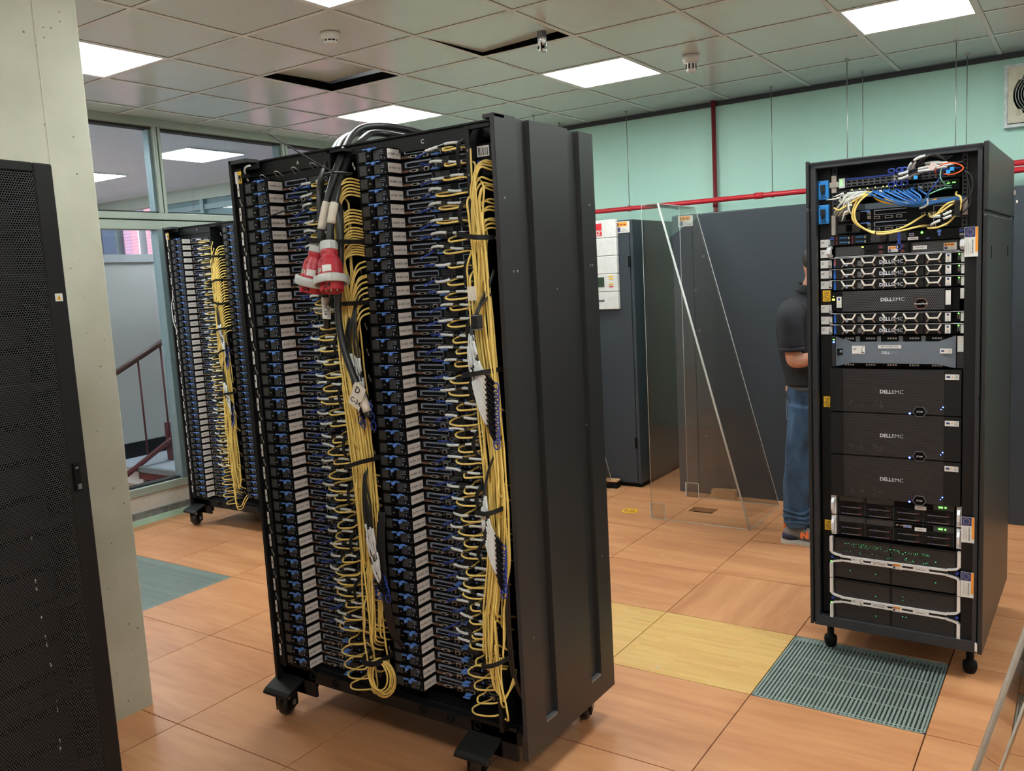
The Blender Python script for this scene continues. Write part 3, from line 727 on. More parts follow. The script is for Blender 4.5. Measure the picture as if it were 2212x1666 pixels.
    ws = MB().box(.034, .052, .006, .0075, 1.985, 2.026).build('warning_sticker', YSTICK, t); MB().box(.038, .049, .0053, .006, 1.99, 2.012).build('print', INK, ws)
    MB().box(.018, .032, .006, .0075, 1.985, 2.026).build('rail_label', TAGW, t)
    # casters with stabiliser foot plates
    def foot(x0, x1):
        b = MB(); yz = [(.06, Z0+.012), (.04, Z0+.012), (-.045, Z0-.022), (-.058, Z0-.032), (-.060, Z0-.042), (-.053, Z0-.042), (-.046, Z0-.034), (.04, Z0+.0), (.06, Z0+.0)]
        b.prism(yz, 0, x0, x1); bevel(b.build('foot_plate', BLACK, t), .002)
        b = MB(); b.box(x0+.01, x1+.06, .03, .042, Z0-.055, Z0+.055); b.box(x0+.03, x1, .03, .10, Z0-.055, Z0+.0); b.build('foot_bracket', BLACK, t)
        MB().cyl((x0+.02, -.035, Z0-.035), (x0+.02, -.035, Z0-.05), .006, 8).build('foot_screw', PORTS, t); MB().cyl((x1-.02, -.035, Z0-.035), (x1-.02, -.035, Z0-.05), .006, 8).build('foot_screw', PORTS, t)
    foot(-.012, .120); foot(.894, 1.022)
    wh = MB().lathe([(.012, -.019), (.04, -.019), (.046, -.012), (.047, 0), (.046, .012), (.04, .019), (.012, .019)], 22, Matrix.Rotation(PI/2, 4, 'Y')).mesh('caster', CABLEB)
    fk = MB(); fk.box(-.03, -.023, -.03, .03, -.02, .05); fk.box(.023, .03, -.03, .03, -.02, .05); fk.box(-.03, .03, -.03, .03, .045, .052)
    fm = fk.mesh('fork', BLACK2); hub_ = MB().cyl((-.032, 0, 0), (.032, 0, 0), .011, 10).mesh('axle', GREYM)
    for x, y in ((.035, .012), (.925, .03), (.05, D-.06), (1.05, D-.06)):
        c = obj('caster', wh, t, (x, y, .047), (0, 0, .35)); obj('fork', fm, c); obj('axle', hub_, c)
    return t
CR = (2.082, -1.551, 0.0); LR = (-.600, .013, 0.0)
wide_rack(CR, 'wide black open server rack in the middle, full of yellow cables')
wide_rack(LR, 'wide black server rack behind at far left, by the window wall')
MB_ = MB().box(1.058, 1.10, .03, .032, 1.955, 1.985)   # barcode and badge in the top right bay of the central rack
t = empty('rack_badge', (CR[0], CR[1], 0)); tag(t, 'small blue and white badge plate high in the right bay of the central rack', 'badge')
MB_.build('barcode_plate', WHITE, t); b = MB()
for k in range(7): b.box(1.063+k*.005, 1.0645+k*.005+(.0015 if k % 3 == 0 else 0), .0293, .03, 1.958, 1.98)
b.build('barcode', INK, t); bb = MB().box(1.056, 1.078, .03, .032, 1.922, 1.945).build('name_plate', DBLUE, t)
obj('lettering', tinted('IBM', WHITE), bb, (1.067, .0294, 1.934), FRONT).scale = (.7, .9, 1)
MB().box(1.055, 1.12, .032, .05, 1.90, 1.99).build('bracket', BLACK2, t)

# ------------------------------------------------------------------ server module prototype (origin: bottom left front)
def make_server():
    t = MB().box(.128, .435, .078, .50, .0015, .0405).build('server_module', BLACK2)
    b = MB(); b.box(0, .1275, .013, .40, .0015, .0405, 0); b.quad([(.010, .0125, .005), (.041, .0125, .005), (.041, .0125, .035), (.010, .0125, .035)], 1); b.quad([(.072, .0125, .005), (.098, .0125, .005), (.098, .0125, .034), (.072, .0125, .034)], 1)
    psu = b.build('power_supply', [BLACK2, PERFPSU], t)
    b = MB(); b.box(.045, .068, .006, .013, .008, .031); b.box(.049, .064, .0055, .006, .012, .027, 1)
    for q in ((.053, .018), (.0565, .021), (.060, .018)): b.box(q[0]-.0008, q[0]+.0008, .005, .0056, q[1]-.002, q[1]+.002, 2)
    b.build('power_inlet', [BLACK2, DARK, PORTS], psu)
    b = MB(); b.box(.103, .106, .0115, .013, .008, .016); 
    for k in range(3): b.box(.100, .114, .0115, .013, .022+k*.005, .0235+k*.005)
    b.box(.116, .119, .0115, .013, .006, .009)
    b.build('status_marks', SLOT, psu)
    b = MB(); b.box(.070, .089, -.004, .003, .0375, .0405); b.box(.094, .107, .000, .0125, .0385, .0405); b.box(.107, .124, .000, .004, .0385, .0408); b.box(.096, .108, -.007, -.001, .0335, .0400); b.box(.099, .104, -.009, -.003, .030, .034)
    b.build('release_latch', BLUE, t)
    tg_ = MB().box(.1278, .1286, .0145, .0765, .0065, .0355).build('name_tag', TAGW, t)
    # slot bezel: raised outline
    b = MB(); x0, x1, z0, z1 = .147, .252, .0195, .0365
    b.box(x0, x1, .072, .078, z1-.004, z1); b.box(x0, x0+.004, .072, .078, z0, z1); b.box(x0, x1, .0755, .078, z0, z0+.0016); b.box(x1-.0016, x1, .075, .078, z0, z1)
    b.build('slot_bezel', SLOT, t)
    b = MB()
    for k in range(9): b.box(.152+k*.011, .156+k*.011, .0715, .072, z1-.0028, z1-.0012)
    b.build('bezel_vent', BLACK2, t)
    b = MB(); x0, x1 = .352, .428
    b.box(x0, x1, .074, .078, z1-.002, z1); b.box(x0, x0+.0018, .074, .078, z0, z1); b.box(x0, x1, .076, .078, z0, z0+.001)
    b.build('slot_bezel', SLOT, t)
    MB().quad([(.262, .0772, .017), (.318, .0772, .017), (.318, .0772, .038), (.262, .0772, .038)]).build('vent_panel', PERFV, t)
    # ports along the bottom
    b = MB(); b.box(.139, .160, .070, .078, .005, .0125); b.build('video_port', BROWN, t)
    b = MB(); b.box(.172, .196, .071, .078, .0045, .0125, 0); b.box(.176, .192, .0705, .071, .006, .011, 1); b.build('serial_port', [PORTS, DARK], t)
    b = MB()
    for x in (.1335, .1645, .1685, .2005): b.cyl((x, .070, .0085), (x, .078, .0085), .0023, 6)
    b.build('screw_post', PORTS, t)
    b = MB(); b.box(.225, .243, .070, .078, .0035, .0165, 0); b.box(.228, .240, .0695, .070, .0045, .0130, 1); b.build('network_port', [PORTS, DARK], t)
    b = MB(); b.box(.256, .292, .073, .078, .0035, .0145, 0); b.box(.258, .273, .0725, .073, .005, .0130, 1); b.box(.275, .290, .0725, .073, .005, .0130, 1); b.build('fabric_port', [PORTS, DARK], t)
    b = MB(); b.box(.358, .374, .070, .078, .0035, .0155, 0); b.box(.361, .371, .0695, .070, .0045, .012, 1); b.box(.382, .388, .074, .078, .008, .0125, 0); b.box(.394, .398, .074, .078, .006, .010, 0); b.box(.384, .396, .074, .078, .015, .0165, 0); b.build('network_port', [PORTS, DARK], t)
    b = MB()
    for x, z in ((.206, .006), (.210, .012), (.216, .009), (.220, .0145), (.247, .015), (.250, .007), (.30, .014), (.306, .006), (.340, .014), (.346, .0075), (.402, .013), (.41, .008), (.418, .0125)): b.box(x, x+.0022, .0765, .078, z, z+.0022)
    k_ = b.build('printed_marks', PORTS, t); k_['kind'] = 'stuff'
    MB().tube([(.3265+.0032*math.cos(2*PI*k/14), .0765, .009+.0032*math.sin(2*PI*k/14)) for k in range(14)], .0011, 5, closed=True).build('locator_ring', BLUE, t)
    b = MB(); b.box(.262, .288, .045, .052, .0, .0035); b.box(.262, .268, .045, .078, .0, .0035); b.box(.262, .284, .056, .070, .003, .0065); b.build('node_latch', BLUE, t)
    return t
srv0 = make_server(); used = [False]
def server(base, x, z, label, group, key=None, latch=0.0, nl=0.0):
    o = dup(srv0) if used[0] else srv0; used[0] = True
    o.location = (base[0]+x, base[1], z); tag(o, label, 'server', group)
    kid(o, 'release_latch')[0].location = (latch, 0, 0); kid(o, 'node_latch')[0].location = (nl, 0, 0)
    tgk = kid(o, 'name_tag')[0]
    return o, tgk
first_kids = None
hues = random.Random(5)
plan = []
for base, rk in ((CR, 'central rack'), (LR, 'far left rack')):
    for col, xx, z0, off in (('left', XA, ZA, 0), ('right', XCc, ZC, 42)):
        for k in range(1, 43): plan.append((base, rk, col, xx, z0+(k-1)*PITCH, k+off, k))
objs = []
for base, rk, col, xx, z, num, k in plan:
    lat = -.0 if (rk != 'central rack' or col == 'left') else hues.choice([-.022, -.03, -.018, -.012, -.0])
    if rk == 'central rack': lb = 'black server module with white tag b%d in the %s column of the central rack' % (168+num, col)
    else: lb = '%s black module from the top, %s column of the far left rack' % (ordinal(43-k), col)
    o, tgk = server(base, xx, z, lb, 'server modules in the '+rk, latch=lat, nl=hues.uniform(-.004, .012))
    objs.append((o, tgk, rk, num))
    tgk.rotation_euler = (0, 0, 0)
for o, tgk, rk, num in objs:
    if rk == 'central rack':
        l = obj('lettering', TX['s%d' % num], tgk, (.1290, .0455, .0205), RIGHT); l.scale = (.86, 1, 1)
pr_me = MB().box(.1287, .1290, .024, .068, .0195, .0215).mesh('print', GREYM)
for o, tgk, rk, num in objs:
    if rk != 'central rack': obj('print', pr_me, tgk)

# ------------------------------------------------------------------ yellow patch cables
R1 = random.Random(21)
B1 = [(.575, 2.0), (.572, 1.93), (.556, 1.80), (.552, 1.57), (.548, 1.34), (.560, 1.18), (.566, 1.03), (.566, .8), (.560, .64), (.556, .42), (.562, .33), (.565, .2)]
B2 = [(1.098, 2.0), (1.095, 1.93), (1.085, 1.80), (1.078, 1.58), (1.078, 1.41), (1.084, 1.25), (1.092, 1.1), (1.092, .9), (1.086, .75), (1.062, .6), (1.055, .42), (1.075, .3), (1.08, .2)]
def cx_at(B, z):
    for (xa, za), (xb, zb) in zip(B, B[1:]):
        if za >= z >= zb: return xa+(xb-xa)*(za-z)/(za-zb)
    return B[0][0] if z > B[0][1] else B[-1][0]
def strand(B, z0, z1, R, wd=.032, dp=.020, yc=-.028):
    ph = R.uniform(0, 6.28); a = R.uniform(-1, 1); b = R.uniform(-1, 1); pts = []; n_ = max(4, int(abs(z0-z1)/.045))
    for i in range(n_+1):
        z = z0+(z1-z0)*i/n_; s = a+.45*math.sin(ph+z*5.0); q = b+.5*math.cos(ph*1.7+z*4.0)
        pts.append((cx_at(B, z)+wd*max(-1.15, min(1.15, s)), yc+dp*max(-1.1, min(1.1, q)), z))
    return pts
def yellow(base, B, xs, z, zend, R, label, group, nm='patch_cable', r=.0031, lod=1):
    pz = z+.010; x0 = base[0]; y0 = base[1]
    rx = R.uniform(-.014, .030); rz = R.uniform(-.009, .007)
    head = [(xs+.366, .074, pz), (xs+.362, .052, pz), (xs+.345+rx, .026, pz-.001+rz*.5), (xs+.334+rx, .004, pz-.006+rz), (xs+.340+rx, -.010, pz-.012+rz), (xs+.362+rx*.5, -.014, pz-.016+rz),
            (xs+.395, -.010, pz-.015+rz), (xs+.422, -.002, pz-.012+rz), (xs+.436, .010, pz-.012)]
    st_ = strand(B, z-.03-R.uniform(0, .03) if zend < z else z+.03, zend, R)
    mid = [((head[-1][0]+st_[0][0])/2, .004, z-.008)]
    pts = head+mid+st_
    e = pts[-1]; pts.append((e[0]-.004, e[1]+.05, e[2]-.03))
    sm = spline(pts, 5 if lod else 3)
    o = MB().tube([(0+p.x, p.y, p.z) for p in sm], r, 6 if lod else 5).build(nm, YEL); o.location = (x0, y0, 0)
    tag(o, label, 'cable', group); return o
for col, xs, z0, B, zmin in (('left', XA, ZA, B1, .39), ('right', XCc, ZC, B2, .40)):
    for k in range(1, 43):
        z = z0+(k-1)*PITCH; num = k+(42 if col == 'right' else 0)
        if k <= 9: ze = z+R1.uniform(.25, .6)
        else: ze = max(zmin+R1.uniform(0, .1), z-R1.uniform(.45, 1.1))
        c = yellow(CR, B, xs, z, ze, R1, 'yellow patch cable plugged into server b%d of the central rack' % (168+num), 'yellow patch cables of the central rack')
        if k % 2 == 0 or k > 30:
            v = strand(B, z-.05, z-.10, R1)
tufts = [('topmost', 1.935, .010, 6), ('second', 1.838, .010, 5), ('third', 1.782, .009, 5), ('fourth', 1.738, .008, 6)]
for nm, zt, dz, cnt in tufts:
    for i in range(cnt):
        z = zt-i*dz; ze = R1.uniform(.6, 1.1); lx = -.008+.036*i/(cnt-1)*R1.uniform(.7, 1.1); fy = R1.uniform(-.006, .006)
        pts = [(.606, .06, z-.004), (.604, .02, z), (.594, -.020, z+.006), (.581, -.040+fy, z-.003), (.567+.3*lx, -.050+fy, z-.027), (.556+.6*lx, -.054+fy, z-.068), (.550+lx, -.052+fy, z-.125), (.548+lx, -.046, z-.20)]+strand(B1, z-.27-R1.uniform(0, .05), ze, R1)
        e = pts[-1]; pts.append((e[0], e[1]+.06, e[2]-.03))
        o = MB().tube(spline(pts, 5), .0032, 6).build('patch_cable', YEL); o.location = CR; tag(o, '%s yellow cable of the %s arching tuft in the left bay of the central rack' % (ordinal(i+1), nm), 'cable', 'yellow patch cables arching in the left bay of the central rack')
for i in range(11):
    z = 1.668-i*.0155+R1.uniform(-.007, .007); ze = R1.uniform(.5, .95); lx = R1.uniform(-.014, .022); fy = R1.uniform(-.006, .006)
    pts = [(.607, .05, z+.006), (.605, .012, z+.006), (.600, -.020, z-.006), (.591, -.036+fy, z-.045), (.580+.4*lx, -.044+fy, z-.11), (.567+.8*lx, -.046+fy, z-.20), (.558+lx, -.042, z-.29)]+strand(B1, z-.36-R1.uniform(0, .05), min(ze, z-.5), R1)
    e = pts[-1]; pts.append((e[0], e[1]+.06, e[2]-.03))
    o = MB().tube(spline(pts, 5), .0032, 6).build('patch_cable', YEL); o.location = CR; tag(o, '%s slanting yellow cable from the top, left bay of the central rack behind the plugs' % ordinal(i+1), 'cable', 'yellow patch cables slanting in the left bay of the central rack')
for i in range(17):
    z = 1.93-(i//4)*.055-(i % 4)*.009+R1.uniform(-.004, .004); ze = R1.uniform(.5, 1.1); h_ = R1.uniform(-.012, .012); lx = R1.uniform(-.022, .02)
    pts = [(1.118, .10, z-.02), (1.117, .05, z), (1.111, .005, z+.010), (1.099+.3*lx, -.018, z+.004+h_), (1.085+.7*lx, -.026, z-.035+h_), (1.079+lx, -.028, z-.09+h_)]+strand(B2, z-.16-R1.uniform(0, .05), ze, R1)
    e = pts[-1]; pts.append((e[0], e[1]+.06, e[2]-.03))
    o = MB().tube(spline(pts, 5), .0031, 6).build('patch_cable', YEL); o.location = CR
    tag(o, '%s yellow cable from the top arching out of the right bay of the central rack' % ordinal(i+1), 'cable', 'yellow patch cables arching in the right bay of the central rack')
for i in range(6):      # coil hanging at the foot of the left bay
    a_, b_ = .036+.003*i, .052+.0035*i; ph = R1.uniform(-.12, .12); cz = .348-b_; cxx = .574+.0045*((i*2) % 5)+R1.uniform(-.003, .003); pts = []
    for k in range(22):
        q = 2*PI*k/22; x, z = a_*math.sin(q), b_*math.cos(q); pts.append((cxx+x*math.cos(ph)+z*math.sin(ph), -.045+.004*i+.008*math.sin(q), cz+z*math.cos(ph)-x*math.sin(ph)))
    o = MB().tube(pts, .0031, 6, closed=True).build('cable_loop', YEL); o.location = CR
    tag(o, '%s yellow coil loop from the back at the foot of the left bay' % ordinal(i+1), 'cable', 'yellow cable loops at the foot of the central rack')
for i in range(4):
    pts = [(1.06+.008*i, -.03, .46), (1.052+.010*i, -.035, .40), (1.06+.009*i, -.035, .352-.006*i), (1.082, -.03, .332-.004*i), (1.096, -.02, .346), (1.102, .02, .375+.01*i)]
    o = MB().tube(spline(pts, 6), .0031, 6).build('cable_loop', YEL); o.location = CR
    tag(o, '%s yellow cable from the left bent up at the foot of the right bay' % ordinal(i+1), 'cable', 'yellow cable ends at the foot of the right bay')

# ------------------------------------------------------------------ white sleeved twinax cables with blue pull tabs
def sleeve(mb, path, i0, i1, r): mb.tube(path[i0:i1], r, 7)
def twinax(base, xs, z, R, label, group, tab=True):
    sx = xs+.283+R.uniform(-.006, .02); pz = z+.010
    dz = R.uniform(-.010, .012); dn = R.uniform(-.006, .008)
    pts = [(sx, .074, pz), (sx, .045, pz), (sx+.002, .018, pz+dz*.3), (sx+.02, -.002, pz+dz), (sx+.055, -.008, pz+dz+dn*.5), (sx+.10, -.004, pz+dn), (sx+.142, .004, pz+dn-.002), (sx+.165, .02, pz)]
    sm = spline(pts, 4)
    o = MB().tube(sm, .0026, 6).build('twinax_cable', CABLEB); o.location = base; tag(o, label, 'cable', group)
    i0 = 11+R.randint(0, 1); MB().tube(sm[i0-1:i0+7], .0043, 7).build('label_sleeve', SLEEVE, o); MB().tube(sm[i0+8:i0+13], .0043, 7).build('label_sleeve', SLEEVE, o)
    MB().box(sx-.007, sx+.007, .040, .072, pz-.004, pz+.004).build('connector', GREYM, o)
    if tab:
        d = R.choice([(-1, -.7), (-1, -.5), (-1, .2), (-1, -.1), (-1, -.9)]); L = R.uniform(.028, .05); p0 = Vector((sx-.002, .035, pz)); p1 = Vector((sx+d[0]*L, .010, pz+d[1]*L*.55))
        b = MB(); b.tube([p0, p0.lerp(p1, .66)], .0031, 4)
        c = p0.lerp(p1, .8); dv = (p1-p0).normalized()*.007; nv = Vector((dv.z, 0, -dv.x))*.6
        b.tube([c+dv*math.cos(q)+nv*math.sin(q) for q in [2*PI*k/12 for k in range(12)]], .0016, 5, closed=True)
        b.build('pull_tab', DBLUE, o)
    return o
R2 = random.Random(8)
for col, xs, z0 in (('left', XA, ZA), ('right', XCc, ZC)):
    for k in range(1, 43):
        num = k+(42 if col == 'right' else 0)
        if k < 7 and col == 'left' and k != 6: continue
        if k < 6 and col == 'right': continue
        twinax(CR, xs, z0+(k-1)*PITCH, R2, 'white sleeved twinax cable with blue pull tab on server b%d of the central rack' % (168+num), 'white sleeved cables of the central rack')
def spare(base, pts, R, label, group):
    sm = spline(pts, 5); n_ = len(sm)
    o = MB().tube(sm, .003, 6).build('spare_twinax', CABLEB); o.location = base; tag(o, label, 'cable', group)
    a0 = int(n_*R.uniform(.48, .56)); a1 = min(n_-4, a0+max(4, int(n_*.17))); MB().tube(sm[a0:a1], .0042, 7).build('label_sleeve', SLEEVE, o)
    a2 = min(n_-3, a1+1); MB().tube(sm[a2:n_-2], .0042, 7).build('label_sleeve', SLEEVE, o)
    e = sm[-1]; d = (sm[-1]-sm[-2]).normalized(); MB().tube([e, e+d*.03], .006, 4).build('connector', BLACK2, o)
    c = e+d*.046; b = MB(); b.tube([c+Vector((.011*math.cos(q), -.004, .014*math.sin(q))) for q in [2*PI*k/14 for k in range(14)]], .0021, 5, closed=True); b.tube([e+d*.02, e+d*.034], .004, 4); b.build('pull_ring', DBLUE, o)
for i in range(11):   # right bay, upper fan of spare ends
    f = i/10; jx = R2.uniform(-.004, .004)
    pts = [(1.117, -.002, 1.63-.01*f), (1.104, -.032, 1.57-.01*f), (1.078+jx*.5, -.050, 1.505), (1.064+.014*(1-f)+jx, -.070, 1.45-.02*f), (1.072+.022*(1-f)+jx, -.082, 1.40-.065*f), (1.094+.010*(1-f), -.080, 1.358-.125*f), (1.114, -.062, 1.328-.16*f)]
    spare(CR, pts, R2, '%s spare black cable with white sleeves and blue ring, upper fan in the right bay' % ordinal(i+1), 'spare twinax ends, upper fan in the right bay')
for i in range(9):
    f = i/8; jx = R2.uniform(-.004, .004)
    pts = [(1.116, -.004, 1.15), (1.104, -.036, 1.09), (1.088+jx*.5, -.052, 1.035), (1.078+.012*(1-f)+jx, -.070, .985-.03*f), (1.084+.016*(1-f)+jx, -.080, .93-.06*f), (1.100+.006*(1-f), -.078, .885-.10*f), (1.114, -.062, .85-.13*f)]
    spare(CR, pts, R2, '%s spare black cable with white sleeves and blue ring, lower fan in the right bay' % ordinal(i+1), 'spare twinax ends, lower fan in the right bay')
for i in range(9):
    f = i/8; jx = R2.uniform(-.008, .008)
    pts = [(.600, .0, 1.62), (.594+jx, -.036, 1.55), (.576+jx+.008*(i % 4), -.054, 1.48-.02*f), (.566+.014*(i % 4)+jx, -.058, 1.42-.05*f), (.574+.014*(i % 4), -.058, 1.365-.06*f), (.588+.011*(i % 4), -.054, 1.32-.07*f), (.600+.010*(i % 3), -.048, 1.28-.085*f)]
    spare(CR, pts, R2, '%s spare black cable with white sleeves and blue ring, upper fan in the left bay' % ordinal(i+1), 'spare twinax ends, upper fan in the left bay')
for i in range(9):
    f = i/8; jx = R2.uniform(-.006, .006)
    pts = [(.585, .0, 1.05), (.59+jx, -.05, .98), (.588+jx+.008*(i % 4), -.06, .90-.02*f), (.590+.010*(i % 4), -.062, .83-.03*f), (.600+.009*(i % 4), -.06, .77-.05*f), (.610+.007*(i % 4), -.056, .72-.06*f), (.618+.006*(i % 3), -.05, .69-.07*f)]
    spare(CR, pts, R2, '%s spare black cable with white sleeves and blue ring, lower fan in the left bay' % ordinal(i+1), 'spare twinax ends, lower fan in the left bay')
for i in range(6):
    x = .60+.006*i; pts = [(x, -.01, .86), (x+.01, -.035, .74), (x+.018, -.04, .6), (x+.03, -.03, .46), (x+.034, .02, .38)]
    o = MB().tube(spline(pts, 6), .0028, 6).build('spare_cable', CABLEB); o.location = CR; tag(o, '%s thin black cable from the left in the lower left bay of the central rack' % ordinal(i+1), 'cable', 'thin black cables low in the left bay')
for i in range(6):
    x = 1.10+.003*i; pts = [(x, .0, .84), (x+.004, -.02, .7), (x+.002, -.02, .55), (x-.004, .0, .4), (x, .04, .3)]
    o = MB().tube(spline(pts, 6), .0028, 6).build('spare_cable', CABLEB); o.location = CR; tag(o, '%s thin black cable from the left in the lower right bay of the central rack' % ordinal(i+1), 'cable', 'thin black cables low in the right bay')
# black appliance connector hanging in the right bay
t = empty('power_connector', CR); tag(t, 'black power connector hanging among cables in the right bay of the central rack', 'connector')
bevel(MB().box(1.083, 1.111, -.085, -.062, 1.465, 1.505).build('body', CABLEB, t), .004)
MB().tube(spline([(1.10, -.073, 1.505), (1.105, -.06, 1.53), (1.114, -.02, 1.56)], 5), .004, 7).build('cord', CABLEB, t)
MB().box(1.087, 1.107, -.087, -.06, 1.462, 1.465).build('face', GREYM, t)
o = MB().box(1.075, 1.104, -.080, -.078, 1.545, 1.585).build('cable_tag', TAPE, None, CR, None); tag(o, 'cream paper tag on black cables in the right bay of the central rack', 'tag')

# velcro straps
def strap(base, x0, x1, z, label, dz=0, y0=-.075, y1=.02, h=.014, rk=None):
    pts = [(x0, y1, z), (x0-.003, -.02, z), (x0+.01, y0, z), ((x0+x1)/2, y0-.008, z+dz/2), (x1-.008, y0, z+dz), (x1, -.02, z+dz), (x1-.004, y1, z+dz)]
    sm = spline(pts, 5); b = MB(); 
    for a, c in zip(sm, sm[1:]): b.quad([(a.x, a.y, a.z-h/2), (c.x, c.y, c.z-h/2), (c.x, c.y, c.z+h/2), (a.x, a.y, a.z+h/2)])
    o = b.build('velcro_strap', VELCRO); o.location = base
    so = o.modifiers.new('thickness', 'SOLIDIFY'); so.thickness = .002
    tag(o, label, 'strap'); return o
strap(CR, .490, .612, 1.755, 'black velcro strap round plug cables and yellow bundle, top of left bay', -.012, -.135)
strap(CR, .505, .612, 1.55, 'black velcro strap on the left yellow bundle just below the red plugs', 0)
strap(CR, .515, .612, 1.015, 'black velcro strap at mid height of the left yellow bundle', .025)
strap(CR, .525, .600, .352, 'black velcro strap closing the yellow coil at the foot of the left bay', 0, h=.018)
strap(CR, 1.035, 1.119, 1.735, 'black velcro strap across the upper right yellow bundle of the central rack', -.014)
strap(CR, 1.035, 1.118, 1.33, 'black velcro strap round white sleeves, mid right bay of the central rack', .01, -.09)
strap(CR, 1.050, 1.118, .928, 'black velcro strap across the lower right bundle, below the lower white fan', 0, -.088)
strap(CR, 1.030, 1.106, .44, 'black velcro strap near the foot of the right yellow bundle', .02)
for col, xs, z0 in (('left', XA, ZA), ('right', XCc, ZC)):   # vertical velcro where cables enter the bay
    b = MB()
    for k in range(9):
        z = z0+.36+k*.17; R2.random()
        sgm = spline([(xs+.425, .03, z-.05), (xs+.42, -.008, z-.035), (xs+.415+R2.uniform(-.01, .008), -.014, z), (xs+.428, -.01, z+.035), (xs+.43, .03, z+.05)], 4)
        q = MB()
        for a, c in zip(sgm, sgm[1:]): q.quad([(a.x-.007, a.y, a.z), (a.x+.007, a.y-.002, a.z), (c.x+.007, c.y-.002, c.z), (c.x-.007, c.y, c.z)])
        o = q.build('velcro_strap', VELCRO); o.location = CR; so = o.modifiers.new('thickness', 'SOLIDIFY'); so.thickness = .002
        tag(o, '%s black velcro loop from the floor beside the %s column, central rack' % (ordinal(k+1), col), 'strap', 'velcro loops beside the %s column of the central rack' % col)

# ------------------------------------------------------------------ power cables and red plugs
c1 = [(.66, .40, 2.055), (.60, .36, 2.115), (.514, .29, 2.146), (.477, .2, 2.14), (.47, .14, 2.108), (.497, .071, 2.055), (.546, -.029, 1.968), (.552, -.079, 1.879), (.542, -.099, 1.808), (.53, -.109, 1.737)]
c2 = [(.62, .42, 2.05), (.56, .38, 2.10), (.469, .33, 2.13), (.456, .25, 2.126), (.478, .171, 2.09), (.516, .071, 2.031), (.563, -.029, 1.938), (.589, -.089, 1.861), (.585, -.109, 1.79), (.583, -.119, 1.733)]
c3 = [(.56, .46, 2.06), (.48, .44, 2.13), (.383, .39, 2.162), (.361, .301, 2.150), (.385, .191, 2.112), (.441, .091, 2.049), (.53, -.012, 1.944), (.575, -.055, 1.822), (.585, -.078, 1.691), (.565, -.085, 1.545), (.578, -.090, 1.428), (.618, -.094, 1.325), (.649, -.097, 1.268), (.673, -.095, 1.195)]
c4 = [(.52, .48, 2.06), (.44, .46, 2.13), (.337, .40, 2.160), (.315, .301, 2.146), (.35, .191, 2.101), (.404, .091, 2.031), (.462, -.018, 1.936), (.474, -.04, 1.815), (.480, -.05, 1.695), (.472, -.045, 1.605), (.459, -.035, 1.499), (.453, -.03, 1.472)]
def pcable(pts, label, tape):
    sm = spline(pts, 7); o = MB().tube(sm, .0115, 12).build('power_cable', POWERC); o.location = CR; tag(o, label, 'cable')
    for z0, z1 in tape:
        seg = [p for p in sm if z0 <= p.z <= z1]
        if len(seg) > 1: MB().tube(seg, .0135, 12).build('tape_sleeve', TAPE, o)
    return o
pc1 = pcable(c1, 'thick black power cable ending in the left red plug', ((1.785, 1.875),))
pc2 = pcable(c2, 'thick black power cable ending in the right red plug', ((1.79, 1.87),))
pc3 = pcable(c3, 'thick black power cable running down past the red plugs to a hand-lettered cream tag', ((1.205, 1.30),))
pc4 = pcable(c4, 'thick black power cable hanging behind the red plugs with a cream tag', ((1.50, 1.58),))
fl_ = MB().box(-.025, .025, -.001, .001, -.038, .038).build('paper_flag', TAPE, pc3, (.645, -.112, 1.262), (0, .5, 0))
obj('lettering', TX['D24'], fl_, (-.004, -.0016, .018), FRONT); obj('lettering', TX['C24'], fl_, (.002, -.0016, -.018), FRONT)
fl_ = MB().box(-.018, .018, -.001, .001, -.022, .022).build('paper_flag', WHITE, pc4, (.487, -.060, 1.525), (0, .1, 0))
obj('lettering', TX['C24b'], fl_, (-.002, -.0016, .006), (PI/2, PI/2, 0)); b = MB()
for k in range(4): b.box(.004+k*.003, .0048+k*.003, -.0016, -.001, -.018, .016)
b.build('fine_print', GREYM, fl_)
